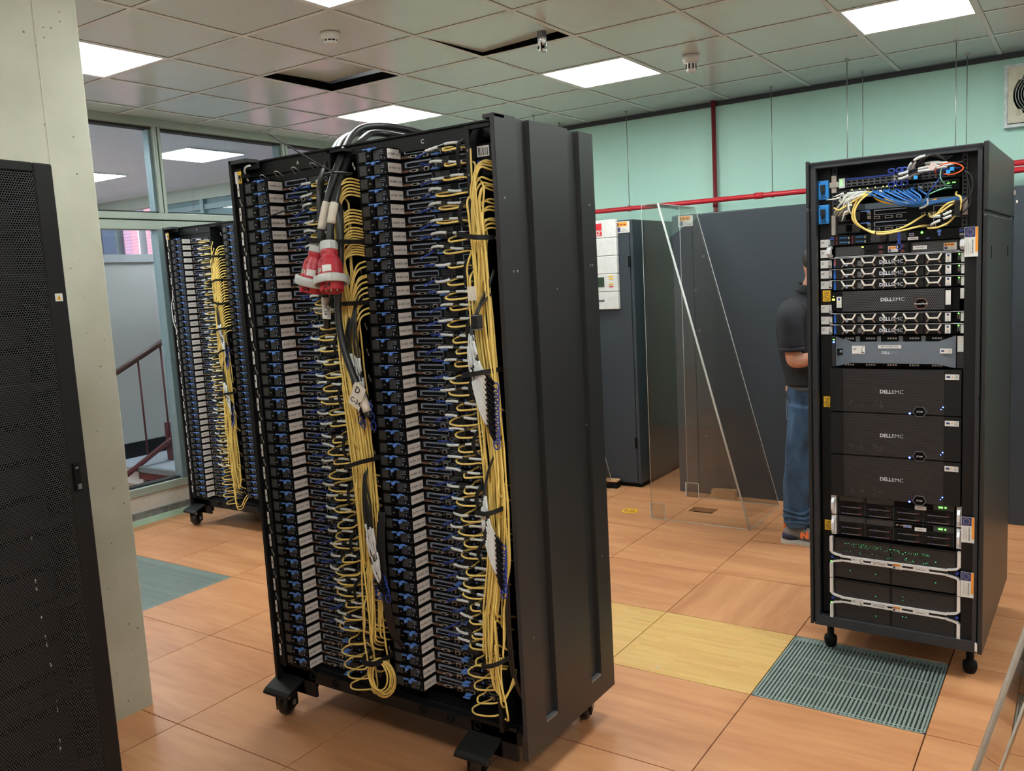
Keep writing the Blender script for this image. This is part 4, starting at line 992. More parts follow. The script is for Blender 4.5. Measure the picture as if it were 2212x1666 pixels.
def plug(p_top, p_bot, label, spin):
    a, b_ = Vector(p_top), Vector(p_bot); z = (a-b_).normalized(); x = Vector((1, 0, 0)); x = (x-z*x.dot(z)).normalized(); y = z.cross(x)
    t = empty('power_plug', Vector(CR)+b_); t.rotation_euler = Matrix((x, y, z)).transposed().to_euler(); tag(t, label, 'plug', 'red industrial plugs hanging on the central rack')
    MB().lathe([(.013, .158), (.0265, .158), (.028, .154), (.028, .132), (.026, .130)], 10, smooth=False).build('gland_nut', PLUGG, t)
    MB().lathe([(.0255, .134), (.0262, .128), (.028, .122), (.0265, .118), (.0258, .112), (.033, .100), (.0355, .094), (.0355, .092), (.0372, .090), (.0372, .071), (.0382, .069), (.0385, .056), (.0395, .054), (.0395, .045)], 26).build('body', RED, t)
    b = MB(); n_ = 32; pr_ = [(.046, .049), (.0535, .046), (.0545, .040), (.0545, .024), (.0515, .021), (.047, .023), (.0455, .03)]
    b.lathe(pr_+[(.046, .049)], n_)
    for k in range(8):
        q = 2*PI*k/8; b.box(.0535*math.cos(q)-.0012, .0535*math.cos(q)+.0012, .0535*math.sin(q)-.0012, .0535*math.sin(q)+.0012, .024, .045)
    b.build('locking_ring', PLUGG, t)
    MB().lathe([(.0395, .045), (.037, .04), (.0365, .002), (.035, 0), (.032, .001), (.0315, .028), (0, .028)], 26).build('pin_shroud', RED, t)
    b = MB()
    for k in range(5): b.cyl((.018*math.cos(k*2*PI/5), .018*math.sin(k*2*PI/5), .028), (.018*math.cos(k*2*PI/5), .018*math.sin(k*2*PI/5), .004), .0032, 8)
    b.build('pin', CHROME, t)
    MB().box(-.003, .003, -.0405, -.0355, -.001, .012).build('key_rib', RED, t)
    MB().lathe([(.0035, 0), (.0035, .002), (0, .002)], 10, Matrix.Translation((0, -.0355, .095)) @ Matrix.Rotation(PI/2, 4, 'X')).build('screw', RED, t)
    def wrap(a0, a1, z0, z1, r, m, nm):
        b = MB(); N = 8
        for k in range(N):
            q0 = a0+(a1-a0)*k/N; q1 = a0+(a1-a0)*(k+1)/N
            b.quad([(r*math.cos(q0), r*math.sin(q0), z0), (r*math.cos(q1), r*math.sin(q1), z0), (r*math.cos(q1), r*math.sin(q1), z1), (r*math.cos(q0), r*math.sin(q0), z1)])
        return b.build(nm, m, t)
    wrap(-PI/2-.75+spin, -PI/2-.05+spin, .058, .070, .0392, TAPE, 'sticker'); s2 = wrap(-PI/2+.1+spin, -PI/2+.85+spin, .056, .076, .0393, WHITE, 'sticker')
    q = -PI/2-.4+spin; l = obj('lettering', TX['mid'], t, (.0397*math.cos(q), .0397*math.sin(q), .064), (PI/2, 0, q+PI/2)); l.scale = (.75, .75, .75)
    q = -PI/2+.42; l = obj('lettering', TX['p24'], t, (.0369*math.cos(q), .0369*math.sin(q), .012), (PI/2, 0, q+PI/2)); l.scale = (.7, .7, .7)
plug((.530, -.110, 1.745), (.487, -.122, 1.592), 'red plug with grey rings, left of the hanging pair, half behind the other', .1)
plug((.584, -.122, 1.750), (.613, -.152, 1.590), 'red plug with grey rings, right of the hanging pair, in front', 0)
o = MB().tube(spline([(.409, -.169, 2.087), (.50, -.152, 2.03), (.56, -.125, 1.985), (.60, -.09, 1.955)], 5), .0026, 6).build('cable_tie', CABLEB); o.location = CR
tag(o, 'stiff black cable tie tail pointing up left from the power cables', 'cable tie')
b = MB().tube([(.575+.036*math.cos(q), -.045+.036*math.sin(q)*1.3, 1.955) for q in [2*PI*k/18 for k in range(18)]], .003, 5, closed=True); b.build('tie_loop', CABLEB, o)
o = MB().tube(spline([(.20, -.02, 1.855), (.30, -.012, 1.872), (.38, -.015, 1.89), (.47, -.03, 1.925)], 5), .0024, 6).build('cable_tie', CABLEB); o.location = CR
tag(o, 'long black cable tie tail lying across the upper left servers of the central rack', 'cable tie')
t = empty('loose_sleeve', CR); tag(t, 'short white cable stub with black clip at the upper left of the central rack', 'cable')
MB().tube(spline([(.07, .02, 1.99), (.085, -.005, 2.02), (.10, -.01, 2.033), (.12, -.008, 2.036)], 5), .0035, 7).build('sleeve', SLEEVE, t); MB().box(.072, .092, -.012, .01, 1.998, 2.012).build('clip', BLACK2, t)
for i, x in enumerate((.13, .205, .29, .38)):
    o = MB().tube(spline([(x, .04, 1.985+.004*i), (x+.002, .02, 2.0+.004*i), (x+.018, .018, 2.003+.004*i), (x+.024, .04, 1.988+.004*i)], 5), .0016, 5).build('wire_hook', PORTS); o.location = CR
    tag(o, '%s small steel wire hook from the left under the letter A' % ordinal(i+1), 'hook', 'wire hooks under the header of the central rack')

# ------------------------------------------------------------------ far left rack: cables
R3 = random.Random(3)
for i in range(32):
    z = 1.90-i*.0175; ze = R3.uniform(.30, .7) if i % 2 else R3.uniform(.9, 1.2); lx = R3.uniform(-.026, .012)
    pts = [(.606, .05, z+.004), (.603, .008, z+.006), (.594, -.024, z-.004), (.580, -.038, z-.040), (.566+.5*lx, -.044, z-.10), (.556+lx, -.044, z-.17), (.552+lx, -.04, z-.23)]+strand(B1, z-.30, ze, R3, .034, .02)
    o = MB().tube(spline(pts, 4), .0034, 5).build('patch_cable', YEL); o.location = LR
    tag(o, '%s yellow cable from the top in the slanting bundle of the far left rack' % ordinal(i+1), 'cable', 'yellow patch cables of the far left rack')
for k in range(1, 43):
    z = ZA+(k-1)*PITCH
    yellow(LR, B1, XA, z, max(.3, z-R3.uniform(.15, .5)) if k > 6 else z+.15, R3, 'yellow patch cable at the %s module from the top of the far left rack' % ordinal(43-k), 'yellow patch cables of the far left rack', lod=0)
    if k > 6: twinax(LR, XA, z, R3, 'white sleeved cable at the %s module from the top of the far left rack' % ordinal(43-k), 'white sleeved cables of the far left rack', tab=(k % 3 != 0))
for zt, nm in ((1.36, 'upper'), (.98, 'lower')):
    for i in range(9):
        f = i/8; pts = [(.575, -.03, zt+.22), (.572, -.055, zt+.16), (.570+.010*(i % 3), -.062, zt+.08), (.578+.010*(i % 3), -.062, zt+.02-.05*f), (.594+.006*(i % 3), -.058, zt-.04-.08*f), (.604, -.05, zt-.07-.11*f)]
        spare(LR, pts, R3, '%s spare cable with white sleeves and blue ring, %s fan of the far left rack' % (ordinal(i+1), nm), 'spare twinax ends, %s fan of the far left rack' % nm)
for z, dz, lb in ((1.84, 0, 'topmost'), (1.66, .03, 'second from the top'), (1.57, -.03, 'third from the top'), (1.36, .02, 'middle'), (1.20, .04, 'second from the bottom'), (.95, .01, 'lowest')):
    strap(LR, .515, .612, z, 'black velcro strap on the yellow bundle of the far left rack, '+lb, dz)
pts = [(.56, -.04, .30), (.565, -.05, .22), (.58, -.05, .185), (.61, -.04, .19), (.63, -.03, .23), (.64, -.01, .26)]
for i in range(2):
    o = MB().tube(spline([(x, y-.004*i, z+.02*i) for x, y, z in pts], 6), .0031, 6).build('cable_loop', YEL); o.location = LR
    tag(o, '%s yellow cable loop hanging at the foot of the far left rack' % ['lower', 'upper'][i], 'cable', 'yellow cable loops at the foot of the far left rack')
o = MB().tube(spline([(.045, .0, 1.60), (.035, -.012, 1.55), (.034, -.014, 1.47), (.04, -.01, 1.41), (.05, .0, 1.36)], 5), .0035, 6).build('loose_wire', SLEEVE); o.location = LR
tag(o, 'white wire along the left edge of the far left rack', 'wire')

# ------------------------------------------------------------------ tall rack of mixed servers
RX, RY, RYAW = 3.704, -.132, -.019
rc, rs = math.cos(RYAW), math.sin(RYAW)
def rth(name, z, label=None, cat=None, group=None):
    t = empty(name, (RX, RY, z), RYAW)
    if label: tag(t, label, cat, group)
    return t
def rput(o, z=0.0): o.location = (RX, RY, z); o.rotation_euler = (0, 0, RYAW); return o
WR, DR = .622, .893
t = rth('server_rack', 0, 'tall black open server rack on the right, full of mixed servers', 'server rack')
b = MB(); b.box(.002, .016, .01, DR, .13, 1.975); b.box(.0, .012, -.014, .01, .13, 1.80); b.box(.0, .012, -.014, .01, 1.81, 1.985); bevel(b.build('side_panel', RACKSIDE, t), .003)
b = MB(); b.box(WR-.016, WR, -.012, DR, .124, 1.735); b.box(WR-.016, WR, -.012, DR, 1.748, 1.985); b.box(WR-.018, WR-.010, -.008, DR-.01, 1.73, 1.75)
sp_ = bevel(b.build('side_panel', RACKSIDE, t), .004)
lk = MB().box(WR-.001, WR+.0015, .09, .098, 1.58, 1.625).mesh('slot', DARK); obj('slot', lk, sp_); obj('slot', lk, sp_, (0, .57, 0)); obj('slot', MB().box(WR-.001, WR+.006, DR-.008, DR+.004, 1.84, 1.86).mesh('latch', WHITE), sp_).name = 'latch'
b = MB(); b.box(.014, .034, 0, .03, .165, 1.975); b.box(WR-.036, WR-.02, 0, .03, .165, 1.975); b.box(.014, WR-.02, 0, .03, 1.955, 1.980); b.box(.014, WR-.02, 0, .03, .124, .166)
bevel(b.build('front_frame', RACKLIP, t), .002)
b = MB(); b.box(.016, WR-.016, .0, DR, 1.965, 1.975); b.box(.016, WR-.016, .03, DR, .124, .150); b.build('top_and_base', BLACK, t)
b = MB(); b.box(.034, .076, .055, .065, .166, 1.955); b.box(WR-.076, WR-.036, .055, .065, 1.70, 1.955); b.box(WR-.075, WR-.036, .012, .03, .166, 1.70); b.build('mounting_cheek', BLACK, t)
b = MB(); b.box(.085, .103, .045, .055, 1.66, 1.955); b.box(.533, .551, .045, .055, 1.66, 1.955); r_ = b.build('mounting_rail', RACKLIP, t)
b = MB()
for z in [1.68+.0142*k for k in range(19)]: b.box(.090, .098, .0435, .045, z, z+.008); b.box(.538, .546, .0435, .045, z, z+.008)
b.build('square_hole', DARK, r_)
b = MB(); b.box(.083, .098, .035, .045, 1.70, 1.775); b.box(.084, .102, .035, .045, 1.86, 1.925); b.box(.078, .11, .03, .04, 1.88, 1.90); b.box(.536, .552, .035, .045, 1.74, 1.80); b.build('rail_bracket', PORTS, t)
MB().box(.02, WR-.02, .60, .61, .17, 1.69).build('inner_back', DARK, t)
bh = MB()
for x in (.021, .598):
    for z in (.62, .606, 1.09, 1.076): bh.box(x, x+.004, -.001, .0, z, z+.004)
bh.build('frame_hole', DARK, t)
for x in (.05, .57):
    for y in (.10, .80):
        MB().lathe([(.014, .125), (.014, .05), (.024, .045), (.027, .03), (.024, .012), (.018, 0), (0, 0)], 12, Matrix.Translation((x, y, 0))).build('levelling_foot', BLACK2, t)
MB().box(.598, .606, -.013, -.0, .135, .165).build('corner_label', SILVER, t)
for z0 in (1.590, .545, .335): eu_vertical(t, .548, z0, .043, .104 if z0 > 1 else .097, -.0005)
for z in (1.653, 1.613, 1.572, 1.532, 1.491, 1.398, 1.352, 1.312): white_card(t, .036, z+.002, .043, .030, .053)
for z in (1.444, 1.022, .514): warn_lh(t, .043, z, .030, .043, .053)
for i, z in enumerate((1.838, 1.745)):
    h = rth('socket_holder', z, ['upper', 'lower'][i]+' sky-blue plate with black socket on the left cheek of the tall rack', 'socket')
    bevel(MB().box(.034, .073, .035, .055, 0, .073).build('plate', SKYB, h), .003)
    b = MB(); b.box(.046, .062, .018, .036, .030, .056); b.box(.048, .052, .02, .03, .018, .03); b.box(.056, .060, .02, .03, .02, .03); b.build('socket', CABLEB, h)
    obj('lettering', TX['AC'], h, (.0535, .0345, .009), FRONT); MB().cyl((.039, .0345, .066), (.039, .036, .066), .002, 8).build('hole', DARK, h)
XL, XR_ = .078, .543
HEXA = perf_mat('server_mesh', S(92, 92, 97), S(2, 2, 3), 0, 2, 0.0074, .44, .45)
HEXB = perf_mat('storage_mesh', S(60, 60, 64), S(2, 2, 3), 0, 2, 0.0070, .43, .4)
HEXG = perf_mat('grid_mesh', S(90, 90, 92), S(2, 2, 3), 0, 2, 0.0050, .42, .5)
BEZ = mat('grey_bezel', S(106, 116, 128), .38, .2, .03, 30)
# top switches
t = rth('fabric_switch', 1.874, 'black fabric switch with two rows of ports, topmost unit of the tall rack', 'network switch')
MB().box(.104, .53, .045, .5, 0, .040).build('case', BLACK2, t); MB().box(.110, .132, .042, .046, .002, .038).build('status_panel', PLUGG, t)
MB().box(.135, .528, .0435, .0455, .030, .036).build('blue_stripe', DBLUE, t)
pp = MB(); pp.box(0, .0185, .041, .045, 0, .010, 0); pp.box(.0015, .017, .0405, .041, .0015, .0085, 1); pm_ = pp.mesh('port', [GREYM, DARK])
for k in range(18):
    for r in (0, 1): obj('port', pm_, t, (.137+k*.0205+(.004 if k > 8 else 0), 0, .005+r*.012))
b = MB()
for k in range(60): b.box(.137+k*.0063, .140+k*.0063, .043, .045, .0375, .0385); b.box(.137+k*.0063, .140+k*.0063, .043, .045, .001, .003)
v_ = b.build('vent_slots', DARK, t); v_['kind'] = 'stuff'
b = MB()
for k in range(5):
    for q in range(2): b.box(.114+q*.006, .116+q*.006, .0415, .042, .012+k*.005, .014+k*.005)
b.build('status_led', GLED, t)
t = rth('network_switch', 1.833, 'black network switch with green lit ports and bunched white and blue plugs', 'network switch')
MB().box(.100, .524, .045, .45, 0, .037).build('case', BLACK2, t)
pp = MB(); pp.box(0, .0125, .0415, .045, 0, .0125, 0); pp.box(.0012, .0113, .041, .0415, .001, .0095, 1); pm_ = pp.mesh('port', [GREYM, DARK])
for k in range(24):
    for r in (0, 1): obj('port', pm_, t, (.150+k*.01385+(k//6)*.003, 0, .005+r*.0145))
b = MB()
for k in (0, 2, 4, 6, 8, 9, 11, 13): b.box(.156+k*.0139, .160+k*.0139, .0405, .041, .0325, .035)
b.build('port_led', YLED, t)
b = MB()
for x, z in ((.484, .0215), (.490, .0215), (.502, .0225), (.508, .0225), (.106, .006)): b.box(x, x+.004, .0395, .041, z, z+.003)
b.build('link_led', GLED, t)
b = MB()
for k in range(8): b.box(.106+k*.004, .108+k*.004, .0445, .045, .028, .030)
b.build('print', GREYM, t)
# two older servers under the cable bunch
for i, z in enumerate((1.7455, 1.7015)):
    t = rth('rack_server', z, 'black server with twin vents and port row, %s of two behind the yellow loop' % ('upper' if i == 0 else 'lower'), 'server')
    b = MB(); b.box(.093, .535, .05, .6, 0, .042, 0); b.quad([(.10, .0495, .004), (.185, .0495, .004), (.185, .0495, .036), (.10, .0495, .036)], 1); b.build('case', [BLACK2, HEXG], t)
    b = MB(); b.box(.135, .156, .043, .05, .008, .034); b.build('power_inlet', DARK, t)
    b = MB(); b.box(.190, .222, .034, .044, .034, .038); b.box(.212, .222, .034, .05, .030, .034); b.build('release_latch', BLUE, t)
    b = MB(); b.box(.236, .35, .044, .05, .034, .037); b.box(.236, .239, .044, .05, .02, .037); b.box(.236, .35, .047, .05, .019, .0205); b.build('slot_bezel', SLOT, t)
    b = MB()
    for x, w_ in ((.236, .02), (.275, .026), (.315, .018), (.40, .014), (.43, .018), (.47, .016)): b.box(x, x+w_, .044, .05, .004, .014, 0); b.box(x+.002, x+w_-.002, .0435, .044, .0055, .0125, 1)
    b.build('port_row', [PORTS, DARK], t)
    b = MB()
    for zz in (.006, .022): b.box(.212, .224, .047, .05, zz, zz+.012)
    b.build('mark', mat('beige_mark', S(150, 148, 130), .6), t)
    b = MB(); b.box(.44, .53, .046, .05, .034, .036); b.box(.44, .442, .046, .05, .018, .036); b.build('slot_bezel', SLOT, t)
# server with four orange-edged drives
t = rth('rack_server', 1.659, 'black server with four orange-edged drives and a green lamp', 'server')
MB().box(.085, .545, .03, .6, 0, .037).build('case', BLACK2, t)
dm = MB(); dm.box(0, .055, .025, .03, 0, .0155, 0); dm.box(.002, .004, .024, .025, .001, .0145, 1)
for k in range(7): dm.box(.016+k*.004, .0185+k*.004, .0245, .025, .006+(k % 2)*.001, .0105, 2)
dm.box(.047, .052, .0235, .025, .003, .011, 3)
dmm = dm.mesh('drive', [BLACK, RED, SKYB, PORTS])
for i in range(2):
    for j in range(2): obj('drive', dmm, t, (.10+i*.059, 0, .002+j*.017))
for x0, x1 in ((.228, .28), (.292, .352)): MB().quad([(x0, .0295, .004), (x1, .0295, .004), (x1, .0295, .032), (x0, .0295, .032)]).build('vent_panel', PERFV, t)
b = MB(); b.box(.262, .285, .022, .03, .012, .028); b.build('drive_door', CABLEB, t)
b = MB(); b.box(.362, .378, .026, .03, .018, .028, 0); b.box(.364, .376, .0255, .026, .020, .026, 1); b.build('video_port', [PORTS, DBLUE], t)
MB().cyl((.405, .026, .028), (.405, .03, .028), .004, 10).build('power_led', GLED, t); name_strip(t, .357, .003, .036, .011, .029)
b = MB(); b.box(.456, .468, .027, .03, .024, .034); b.box(.459, .466, .027, .03, .013, .022); b.box(.42, .43, .0275, .03, .005, .008); b.build('blue_badge', BLUE, t)
for x in (.083, .53):
    e = MB().box(x, x+.016, .014, .03, .0, .036).build('ear', RACKLIP, t); MB().box(x, x+.016, .004, .014, .022, .028).build('ear_lever', DBLUE, e)
obj('lettering', tinted('IBM', WHITE), t, (.538, .0135, .012), FRONT).scale = (.8, .6, 1)
o = rput(MB().box(.331, .341, -.02, -.016, 1.650, 1.70).build('pull_tab', DBLUE)); MB().tube([(.336+.0095*math.cos(q), -.018, 1.642+.011*math.sin(q)) for q in [2*PI*k/16 for k in range(16)]], .002, 5, closed=True).build('tab_ring', DBLUE, o)
tag(o, 'dark blue pull tab hanging over the server with orange-edged drives', 'pull tab')
# grid server with silver ears
t = rth('rack_server', 1.614, 'black server with fine grid front, silver ear handles and orange stickers', 'server')
b = MB(); b.box(.096, .53, .03, .6, 0, .041, 0)
for x0, x1 in ((.100, .196), (.37, .525)): b.quad([(x0, .0295, .004), (x1, .0295, .004), (x1, .0295, .038), (x0, .0295, .038)], 1)
b.build('case', [BLACK2, HEXG], t)
b = MB(); b.box(.096, .53, .026, .03, -.001, .0012); b.build('bottom_trim', SILVER, t)
dm = MB(); dm.box(0, .072, .026, .03, 0, .016, 0)
for k in range(3): dm.box(.004, .04, .0255, .026, .003+k*.0045, .0045+k*.0045, 1)
dm.box(.048, .060, .0245, .026, .003, .013, 2)
dmm = dm.mesh('drive', [BLACK, DARK, MAROON])
for i in range(2):
    for j in range(2): obj('drive', dmm, t, (.210+i*.076, 0, .002+j*.019))
flag_sticker(t, .290, .008, .034, .022, .0255); flag_sticker(t, .478, .004, .042, .026, .0255); name_strip(t, .375, .012, .047, .014, .0285)
b = MB(); b.box(.190, .206, .0265, .03, .004, .026); b.build('control_pad', RACKLIP, t); b = MB().box(.196, .202, .0255, .0285, .031, .035); b.build('power_led', YLED, t)
for x, s in ((.082, 1), (.542, -1)):
    b = MB(); yz = [(.03, .0), (.0, .006), (-.012, .014), (-.012, .030), (.0, .038), (.03, .044), (.03, .034), (.006, .030), (-.004, .026), (-.004, .018), (.006, .013), (.03, .010)]
    b.prism(yz, 0, x-.008, x+.008); bevel(b.build('ear_handle', SILVER, t), .0015)
# hexagon bezel servers
def dell1u(z, n_, lab, strip):
    t = rth('rack_server', z, lab, 'server', 'thin servers with silver hexagon bezels')
    h = .039
    MB().box(.100, .52, .04, .6, .001, h-.001).build('case', BLACK2, t)
    b = MB(); b.box(.118, .505, .018, .030, .0015, .0038); b.box(.118, .505, .018, .030, h-.004, h-.0015); b.box(.103, .130, .014, .04, .0015, h-.0015); b.box(.482, .506, .014, .04, .0015, h-.0015)
    b.build('bezel_frame', BLACK, t)
    MB().box(.078, .545, .022, .04, h-.0012, h+.0005).build('top_trim', SILVER, t)
    # drives seen behind the bezel
    dv = MB().box(.134, .20, .034, .040, .005, h-.005).mesh('drive', RACKLIP)
    for k in range(5): obj('drive', dv, t, (k*.070, 0, 0))
    xs = (.149, .222, .297, .370, .447); zm = h*.44; hb_ = .0145; wd = .0023
    up = MB(); lo = MB()
    def seg(mb, a, c, hh=.0024):
        d = Vector((c[0]-a[0], 0, c[1]-a[1])).normalized(); nn = Vector((-d.z, 0, d.x))*hh; A, C = Vector((a[0], 0, a[1])), Vector((c[0], 0, c[1]))
        P = [A-nn, C-nn, C+nn, A+nn]; vs_ = [(p.x, .011, p.z) for p in P]+[(p.x, .022, p.z) for p in P]
        mb.add(vs_, [(0, 1, 2, 3), (7, 6, 5, 4), (0, 4, 5, 1), (1, 5, 6, 2), (2, 6, 7, 3), (3, 7, 4, 0)])
    for i, x in enumerate(xs):
        if i != 2: seg(up, (x-hb_, zm), (x+hb_, zm))
        k0 = zm+.003 if i != 2 else zm+.007
        seg(up, (x-hb_-.0005-(.002 if i == 2 else 0), k0-.003), (x-hb_-.0105, h-.003)); seg(up, (x+hb_+.0005, k0-.003), (x+hb_+.0105, h-.003))
        seg(lo, (x-hb_, zm-.0015), (x-hb_-.0085, .003), .002); seg(lo, (x+hb_, zm-.0015), (x+hb_+.0085, .003), .002)
    up.build('hexagon_bar', HEXS, t); lo.build('hexagon_bar', mat('floor_reflect_bar', S(150, 128, 112), .35, .6), t)  # light on upper bars and brown floor reflection on lower put into colour
    fit_text('DELL', LOGO, t, .2625, .3035, .0095, .0165, .0135); fit_text('EMC', LOGO, t, .3055, .3460, .0095, .0165, .0130)
    MB().lathe([(.0055, 0), (.006, .003), (.004, .004), (0, .004)], 14, Matrix.Translation((.143, .014, .012)) @ Matrix.Rotation(PI/2, 4, 'X')).build('bezel_lock', SLOT, t)
    MB().box(.180, .196, .028, .034, .006, .026).build('drive_latch', GREYM, t)
    id_card(t, .486, .004, .018, h-.008, .0135)
    MB().box(.522, .534, .03, .04, .004, h-.004).build('ear', BLACK2, t); b = MB().tube([(.525, .028, .012), (.525, .028, .024), (.531, .028, .024), (.531, .028, .012)], .0008, 4, closed=True); b.build('ear_port', PORTS, t)
    MB().cyl((.528, .027, h-.008), (.528, .031, h-.008), .0028, 10).build('power_led', GLED, t)
    MB().box(.535, .547, .026, .028, .003, h-.004).build('barcode_label', WHITE, t)
    if strip == 'o':
        q = MB().box(.091, .097, .030, .034, .003, h-.002).build('ear_stripe', mat('blue_stripe', S(60, 100, 170), .5), t); MB().box(.0945, .099, .029, .0305, .012, h-.004).build('ear_stripe', mat('orange_stripe', S(225, 110, 60), .5), t)
    else: MB().box(.091, .099, .030, .034, .002, h-.002).build('ear_stripe', mat('blue_stripe', S(40, 110, 215), .5), t)
dell1u(1.5710, 1, 'thin server with silver hexagon bezel, top of the group of three', 'o'); dell1u(1.5290, 2, 'thin server with silver hexagon bezel, middle of the group of three', 'b'); dell1u(1.4865, 3, 'thin server with silver hexagon bezel, lowest of the group of three', 'b')
dell1u(1.3575, 4, 'thin server with silver hexagon bezel, upper of the pair above the grey bezel', 'b'); dell1u(1.3140, 5, 'thin server with silver hexagon bezel, directly above the grey bezel', 'b')
# mesh-front storage
t = rth('storage_unit', 1.402, 'black mesh storage unit with a bronze hexagon, between hexagon bezel servers', 'storage unit')
b = MB(); b.box(.100, .53, .03, .6, 0, .081, 0); b.quad([(.128, .0135, .003), (.484, .0135, .003), (.484, .0135, .079), (.128, .0135, .079)], 1); b.box(.103, .128, .014, .03, .002, .080); b.box(.484, .506, .014, .03, .002, .080); b.box(.128, .484, .014, .03, .079, .081); b.box(.128, .484, .014, .03, 0, .003)
b.build('case', [BLACK2, HEXA], t)
fit_text('DELL', LOGO, t, .266, .307, .0125, .045, .0135); fit_text('EMC', LOGO, t, .309, .350, .0125, .045, .0130)
def hexbadge(t, x, z, r, key, m, y=.0125):
    MB().prism([(x+r*math.cos(k*PI/3), z+r*.9*math.sin(k*PI/3)) for k in range(6)], 1, y-.001, y).build('badge', DARK, t)
    MB().tube([(x+r*math.cos(k*PI/3), y-.001, z+r*.9*math.sin(k*PI/3)) for k in range(6)], .0013, 4, closed=True).build('badge_rim', m, t)
    obj('lettering', tinted(key, WHITE), t, (x, y-.0018, z), FRONT)
hexbadge(t, .406, .026, .023, 'PV', mat('bronze_rim', S(160, 110, 90), .4, .5))
id_card(t, .106, .018, .018, .042, .0135); MB().box(.487, .504, .0128, .0135, .02, .072).build('barcode_label', WHITE, t); MB().box(.533, .546, .026, .028, .04, .078).build('barcode_label', WHITE, t)
b = MB(); b.box(.082, .098, .032, .04, .004, .078); b.build('ear', BLACK2, t); b = MB(); b.box(.084, .096, .0305, .032, .044, .054); b.build('display', DARK, t)
b = MB()
for x in (.0855, .0910): b.tube([(x, .030, .046), (x+.0035, .030, .046), (x+.0035, .030, .052), (x, .030, .052)], .0006, 4, closed=True)
b.box(.088, .091, .0305, .032, .060, .063); b.build('status_led', YLED, t)
# grey bezel
t = rth('storage_unit', 1.188, 'storage unit with a wide grey solid bezel and white name strip', 'storage unit')
MB().box(.100, .52, .045, .6, 0, .121).build('case', BLACK2, t)
b = MB()   # bezel: waisted plate
L = [(.098, .002), (.16, .018), (.462, .016), (.520, .0), (.520, .120), (.462, .099), (.16, .098), (.098, .120)]
f_ = [(x, (.012 if .15 < x < .47 else .03), z) for x, z in L]; bk = [(x, .045, z) for x, z in L]
vs_ = f_+bk; b.add(vs_, [(0, 1, 6, 7), (1, 2, 5, 6), (2, 3, 4, 5)]+[(i, i+8, (i+1) % 8+8, (i+1) % 8) for i in range(8)]); b.build('bezel', BEZ, t)
for k in range(4):
    MB().box(.172+k*.0775, .186+k*.0775, .03, .045, .099, .119).build('drive_divider', GREYM, t)
dv = MB(); dv.box(0, .062, .04, .046, 0, .119, 0)
for q in range(4): dv.box(.018+q*.009, .024+q*.009, .038, .040, .106, .112, 1); dv.box(.018+q*.009, .024+q*.009, .038, .040, .004, .010, 1)
dvm = dv.mesh('drive', [BLACK2, PORTS])
for k in range(5): obj('drive', dvm, t, (.112+k*.0775, 0, 0.001))
bl_ = MB().box(.104, .128, .022, .026, .048, .072).build('bezel_lock', BLACK2, t); MB().lathe([(.006, 0), (.006, .002), (0, .002)], 14, Matrix.Translation((.118, .022, .060)) @ Matrix.Rotation(PI/2, 4, 'X')).build('key_barrel', GREYM, bl_)
white_card(t, .163, .054, .047, .030, .0115); name_strip(t, .257, .0745, .082, .0125, .0115, 'ST3', 1.0)
fit_text('DELLg', LOGO, t, .270, .299, .0115, .058, .010); fit_text('EMCg', SLOT, t, .301, .328, .0115, .058, .0096)
id_card(t, .470, .056, .040, .018, .0145); MB().box(.524, .545, .036, .038, .06, .118).build('barcode_label', WHITE, t)
b = MB(); b.box(.080, .096, .04, .05, 0, .121); b.box(.522, .545, .038, .05, 0, .06); b.build('ear', RACKLIP, t)
MB().box(.084, .090, .038, .04, .104, .108).build('status_led', GLED, t); MB().box(.084, .090, .038, .04, .094, .0985).build('status_led', BLED, t)
# three tall mesh enclosures
for i, (z, h) in enumerate(((1.013, .171), (.843, .169), (.672, .170))):
    t = rth('storage_enclosure', z, 'tall black mesh storage enclosure with hexagon badge, %s of three' % ['top', 'middle', 'bottom'][i], 'storage unit', 'tall mesh enclosures')
    b = MB(); b.box(.082, .54, .03, .6, 0.001, h-.001, 0); b.quad([(.128, .0115, .002), (.486, .0115, .002), (.486, .0115, h-.002), (.128, .0115, h-.002)], 1)
    b.box(.080, .128, .008, .03, .002, h-.002); b.box(.486, .542, .008, .03, .002, h-.002); b.box(.128, .486, .012, .03, h-.004, h-.001); b.box(.128, .486, .012, .03, .001, .003)
    b.build('case', [BLACK, HEXB], t)
    fit_text('DELL', LOGO, t, .264, .305, .0105, .084, .0145); fit_text('EMC', LOGO, t, .307, .347, .0105, .084, .0140)
    hexbadge(t, .404, .012, .023, 'SC', GREYM, .0085)
    MB().lathe([(.0035, 0), (.0025, .002), (0, .0025)], 10, Matrix.Translation((.369, .0115, .004)) @ Matrix.Rotation(PI/2, 4, 'X')).build('status_led', BLED, t)
    MB().box(.480, .484, .0105, .0112, .030, .034).build('status_led', BLED, t); MB().box(.474, .477, .0105, .0112, .022, .024).build('status_led', BLED, t)
    id_card(t, .489, h-.036, .046, .020, .0075)
    b = MB(); q = random.Random(30+i)
    for k in range(34): x, zz = q.choice([.15, .19, .235, .245, .255, .262])+q.uniform(0, .012), .018+q.uniform(0, .028); b.box(x, x+.0016, .0108, .0112, zz, zz+.0016)
    m_ = b.build('drive_marks', GREYM, t); m_['kind'] = 'stuff'
